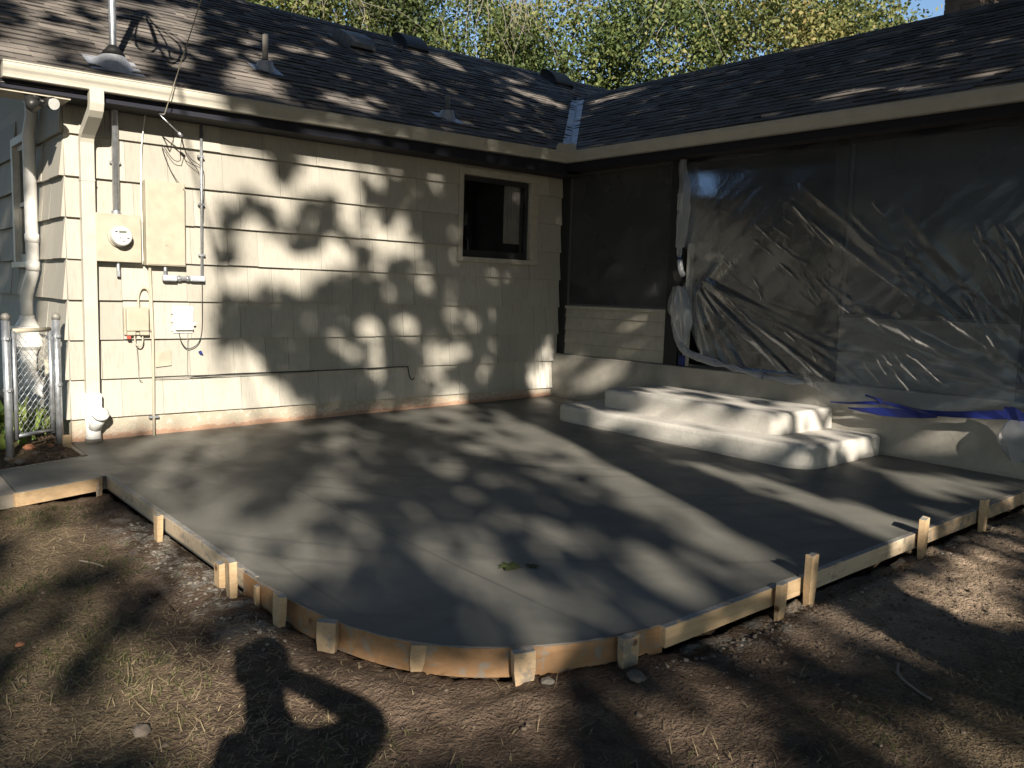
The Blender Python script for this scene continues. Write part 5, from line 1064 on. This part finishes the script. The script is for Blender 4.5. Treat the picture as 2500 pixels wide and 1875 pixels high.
def rock(x, y, s, mt, label, z=None):
    n = 3; v = []; f = []
    t = (1+5**.5)/2; ico = [(-1, t, 0), (1, t, 0), (-1, -t, 0), (1, -t, 0), (0, -1, t), (0, 1, t), (0, -1, -t), (0, 1, -t), (t, 0, -1), (t, 0, 1), (-t, 0, -1), (-t, 0, 1)]
    fc = [(0, 11, 5), (0, 5, 1), (0, 1, 7), (0, 7, 10), (0, 10, 11), (1, 5, 9), (5, 11, 4), (11, 10, 2), (10, 7, 6), (7, 1, 8), (3, 9, 4), (3, 4, 2), (3, 2, 6), (3, 6, 8), (3, 8, 9), (4, 9, 5), (2, 4, 11), (6, 2, 10), (8, 6, 7), (9, 8, 1)]
    v = [Vector(q).normalized()*s*R.uniform(.8, 1.15) for q in ico]; v = [(q.x*1.25, q.y, q.z*.6) for q in v]
    o = MB().add(v, fc).build('stone', M[mt], bevel=s*.18, loc=(x, y, (gz(x, y) if z is None else z)+s*.2)); o.rotation_euler = (0, 0, R.uniform(0, 6))
    return tag(o, label, 'stone', 'stones in the mulch bed' if y > -1 else 'loose stones on the bare soil')
rock(-6.235, -.20, .055, 'terracotta', 'orange-pink stone in the mulch near the gate'); rock(-6.075, -.20, .04, 'terracotta', 'small reddish stone below the right gate post')
rock(-6.37, -.64, .045, 'stone', 'flat grey stone in the mulch beside the walk'); rock(-6.30, -.74, .035, 'stone', 'pale stone touching the walk form, mid-bed'); rock(-6.43, -.45, .04, 'stone', 'grey stone in the mulch by the left gate post'); rock(-6.22, -.42, .03, 'stone', 'small stone in the middle of the mulch bed')
rock(-5.045, -6.01, .045, 'stone', 'pale flat stone behind the dark-knotted stake'); rock(-5.35, -5.79, .03, 'mortar_clod', 'round grey lump at the foot of the fourth curved-form stake')
rock(-6.78, -5.15, .04, 'stone', 'grey stone half sunk in the turf, lower left'); rock(-6.98, -4.05, .022, 'terracotta', 'tiny orange stone at the left edge of the turf')
# fallen leaf on the slab
lv = MB(); out = [(0, -.075), (.018, -.045), (.05, -.055), (.04, -.02), (.075, -.005), (.042, .015), (.055, .05), (.02, .042), (0, .085), (-.022, .04), (-.056, .046), (-.04, .012), (-.07, -.01), (-.038, -.022), (-.046, -.058), (-.016, -.045)]
lv.add([(x, y, .004+.012*abs(math.sin(x*40+y*20))) for x, y in out]+[(0, 0, .010)], [(i, (i+1) % 16, 16) for i in range(16)])
o = lv.build('fallen_leaf', M['leaf_dark'], loc=(-4.79, -4.87, slabz(-4.79, -4.87))); o.rotation_euler = (0, 0, 2.2); tag(o, 'single fallen lobed leaf lying on the wet slab', 'leaf')
o2 = bpy.data.objects.new('fallen_leaf', o.data); COL.objects.link(o2); o2.location = (-4.68, -4.93, slabz(-4.68, -4.93)); o2.scale = (.55, .55, .6); o2.rotation_euler = (0, 0, .4); tag(o2, 'smaller leaf fragment right beside the fallen lobed leaf', 'leaf')

def okspot(x, y, m_=.05):
    if inside(SLABPOLY, x, y): return False
    if x > -6.04-m_ and y > -5.96-m_+.02 and x > -5.96 and y > -4.2: return False
    if segd(x, y, EDGE) < .055+m_*.2: return False
    if -9.5 < x < -6.5 and -2.7 < y < -.85 and inside([(-6.57, -.89), (-9.5, -1.8), (-9.5, -2.6), (-6.583, -1.655)], x, y): return False
    return True
def turf(x, y): return max(sst(-5.95, -6.35, x-.12*y*0), sst(-6.25, -6.65, y))*(.35+.9*max(0, .5+mn.noise(Vector((x*1.4, y*1.4, 6)))))
st = []
while len(st) < 20000:
    x, y = R.uniform(-8.0, -.5), R.uniform(-7.5, -1.75)
    if not okspot(x, y) or R.random() > .06+.9*turf(x, y)*(1 if x < -5.2 else .35): continue
    if abs(y+4) > 3.4: continue
    a = R.gauss(.5, 1.1); e = R.gauss(.05, .14); L = R.choice((.015, .02, .03, .04, .06, .09))*R.uniform(.7, 1.3)
    st.append(((x, y, gz(x, y)+.004), (math.cos(a), math.sin(a), e), L, R.uniform(.002, .0045), R.uniform(-.1, .2)))
tag(blade_mesh('straw', st, 'straw'), 'dry clipped straw strewn over the soil', 'straw', kind='stuff')
gs = []
while len(gs) < 14000:
    x, y = R.uniform(-8.0, -4.2), R.uniform(-7.5, -1.8)
    k = sst(.0, .35, mn.noise(Vector((x*1.7, y*1.7, 20)))+.12)*turf(x, y)
    if not okspot(x, y) or R.random() > k: continue
    cx_, cy_ = x, y
    for j in range(R.randint(2, 6)):
        a = R.uniform(0, 6.28); e = R.uniform(.25, 1.1); gs.append(((cx_+R.gauss(0, .012), cy_+R.gauss(0, .012), gz(cx_, cy_)-.002), (math.cos(a)*math.cos(e), math.sin(a)*math.cos(e), math.sin(e)), R.uniform(.018, .05), R.uniform(.002, .004), R.uniform(0, .3)))
tag(blade_mesh('grass', gs, 'grass'), 'thin worn grass in the turf', 'grass', kind='stuff')
OC = [(1, 0, 0), (-1, 0, 0), (0, 1, 0), (0, -1, 0), (0, 0, 1), (0, 0, -1), (.7, .7, .3), (-.7, .6, -.2)]
def lumps(name, n, gen, material, label, smin, smax, cat_):
    t = (1+5**.5)/2; ico = [Vector(q).normalized() for q in [(-1, t, 0), (1, t, 0), (-1, -t, 0), (1, -t, 0), (0, -1, t), (0, 1, t), (0, -1, -t), (0, 1, -t), (t, 0, -1), (t, 0, 1), (-t, 0, -1), (-t, 0, 1)]]
    fc = [(0, 11, 5), (0, 5, 1), (0, 1, 7), (0, 7, 10), (0, 10, 11), (1, 5, 9), (5, 11, 4), (11, 10, 2), (10, 7, 6), (7, 1, 8), (3, 9, 4), (3, 4, 2), (3, 2, 6), (3, 6, 8), (3, 8, 9), (4, 9, 5), (2, 4, 11), (6, 2, 10), (8, 6, 7), (9, 8, 1)]
    mb = MB(); k = 0
    while k < n:
        x, y = gen()
        if not okspot(x, y, 0): continue
        s = smin+(smax-smin)*R.random()**3.2; z = gz(x, y); e = R.uniform(.45, .8)
        mb.add([(x+q.x*s*R.uniform(.7, 1.25), y+q.y*s*R.uniform(.7, 1.25), z+q.z*s*e*R.uniform(.7, 1.2)+s*.15) for q in ico], fc); k += 1
    tag(mb.build(name, M[material]), label, cat_, kind='stuff')
lumps('dirt_clods', 4200, lambda: (R.uniform(-7.4, .2), R.uniform(-7.4, -1.8)) if R.random() < .45 else (R.uniform(-4.6, .2), R.uniform(-7.0, -5.95)), 'clod', 'loose crumbs and clods of soil', .003, .016, 'soil')
def mg():
    r_ = R.random()
    if r_ < .45: return (-6.03-abs(R.gauss(0, .10)), R.uniform(-4.9, -2.5))
    return (R.uniform(-5.0, .2), -5.975-abs(R.gauss(0, .07)))
lumps('mortar_crumbs', 800, mg, 'mortar_clod', 'grey mortar crumbs dropped along the forms', .003, .014, 'mortar')
lumps('pebbles', 700, lambda: (R.uniform(-4.8, .2), R.uniform(-7.2, -5.98)), 'stone', 'small pebbles in the bare soil', .002, .008, 'gravel')
ml = []
while len(ml) < 1300:
    x, y = R.uniform(-7.2, -5.95), R.uniform(-1.0, .9)
    if not okspot(x, y): continue
    a = R.uniform(0, 6.28); ml.append(((x, y, gz(x, y)+.004), (math.cos(a), math.sin(a), R.gauss(.1, .25)), R.uniform(.02, .06), R.uniform(.008, .02), R.uniform(-.1, .2)))
tag(blade_mesh('mulch', ml, 'mulch_chip'), 'brown wood mulch in the planting bed', 'mulch', kind='stuff')
# sticks lying on the soil
def stick(pts, r, label):
    P_ = [(x, y, gz(x, y)+r+.003) for x, y in pts]; tag(MB().tube([tuple(q) for q in cat3(P_, 4)], r, 6).build('twig', M['twig'], smooth=True), label, 'twig', 'twigs on the soil')
stick([(-3.98, -6.62), (-4.1, -6.68), (-4.17, -6.80), (-4.2, -6.86)], .006, 'curved brown twig on the soil, lower right')
stick([(-6.5, -3.02), (-6.44, -3.12), (-6.42, -3.22)], .005, 'pale bent twig on dark soil left of the left form board')
stick([(-5.62, -6.52), (-5.50, -6.62)], .004, 'short straight straw-coloured twig, bottom centre')

# ------------------------------------------------------------------ the person taking the picture (only the shadow is seen)
ps = thing('person', 'person in dark clothes holding a phone up, seen only as a shadow', 'person', (-7.675, -8.614, gz(-7.675, -8.614)))
F_ = Vector((math.cos(math.radians(58)), math.sin(math.radians(58)), 0)); Rr = Vector((F_.y, -F_.x, 0)); b0 = Vector((-7.675, -8.614, -.345))
def at(r_, f_, z_): return b0+Rr*r_+F_*f_+Vector((0, 0, z_))
V, Ed, Rad = [], [], []
def vtx(p, r_, par=None):
    V.append(p); Rad.append(r_); 
    if par is not None: Ed.append((par, len(V)-1))
    return len(V)-1
pel = vtx(at(0, 0, .98), (.17, .12)); sp = vtx(at(0, .0, 1.15), (.155, .11), pel); cst = vtx(at(0, -.01, 1.36), (.20, .12), sp); nk0 = vtx(at(-.03, 0, 1.52), (.115, .09), cst); nk = vtx(at(-.05, .02, 1.60), (.085, .08), nk0)
hd = vtx(at(-.05, .045, 1.70), (.095, .10), nk); ht = vtx(at(-.05, .04, 1.81), (.062, .072), hd)
for s in (-1, 1):
    h_ = vtx(at(s*.095, 0, .90), (.095, .09), pel); k_ = vtx(at(s*.11, .02, .50), (.062, .062), h_); a_ = vtx(at(s*.12, 0, .10), (.042, .042), k_); vtx(at(s*.125, .16, .04), (.04, .03), a_)
    sh = vtx(at(s*.19, -.01, 1.47), (.09, .08), cst)
    if s > 0:
        el = vtx(at(.36, .12, 1.50), (.075, .07), sh); tgt = CAM-fw*.05+rt*.085-Vector((0, 0, .035)); ax = -rt; ux = up; bk = -fw
    else:
        el = vtx(at(-.255, -.04, 1.17), (.046, .046), sh); tgt = at(-.25, .10, .84); ax = Vector((0, 0, -1)); ux = F_; bk = Rr
    wr = vtx(Vector(V[el]).lerp(tgt, .74), (.046, .042), el); pm = vtx(Vector(V[el]).lerp(tgt, .94), (.036, .022), wr)
    for j, fl_ in enumerate((.040, .046, .043, .034)):
        k1 = vtx(Vector(V[pm])+ux*(.034-.022*j)+bk*.005+ax*.014, (.0095, .0095), pm); vtx(Vector(V[k1])+ax*fl_+ux*.004+bk*.012, (.008, .008), k1)
    t1 = vtx(Vector(V[pm])+ux*-.02+bk*.03, (.011, .011), pm); vtx(Vector(V[t1])+ax*.035+ux*.012, (.009, .009), t1)
me = bpy.data.meshes.new('body'); me.from_pydata([tuple(v) for v in V], Ed, []); me.update()
bo = obj('body', me, M['cloth'])
sk = bo.modifiers.new('skin', 'SKIN'); sk.use_smooth_shade = True
for i, r_ in enumerate(Rad): me.skin_vertices[0].data[i].radius = r_
me.skin_vertices[0].data[0].use_root = True
sb = bo.modifiers.new('sub', 'SUBSURF'); sb.levels = 1; sb.render_levels = 2
under(bo, ps)
hr = MB(); n1, n2 = 16, 8; c0 = at(-.05, .02, 1.755); vs = []
for j in range(n2+1):
    for i in range(n1):
        a, e = 6.2832*i/n1, math.pi*.58*j/n2; vs.append(c0+Rr*.122*math.sin(e)*math.cos(a)+F_*.128*math.sin(e)*math.sin(a)+Vector((0, 0, .125*math.cos(e))))
hr.add(vs, [(j*n1+i, j*n1+(i+1) % n1, (j+1)*n1+(i+1) % n1, (j+1)*n1+i) for j in range(n2) for i in range(n1)]); under(hr.build('hair', M['hair'], smooth=True), ps)
Mx = Matrix.Identity(4); pc = CAM-fw*.022+rt*.045-up*.012
for i in range(3): Mx[i][0], Mx[i][1], Mx[i][2], Mx[i][3] = rt[i], up[i], -fw[i], pc[i]
ph = MB().box(-.072, .072, -.035, .035, -.004, .004, Mx).build('phone', M['phone_black'], bevel=.003); tag(ph, 'black smartphone held level in front of the person', 'phone')
for o in bpy.data.objects:
    if o.parent is None and o.type in ('MESH', 'EMPTY') and 'label' not in o and 'kind' not in o: print('UNLABELLED', o.name)
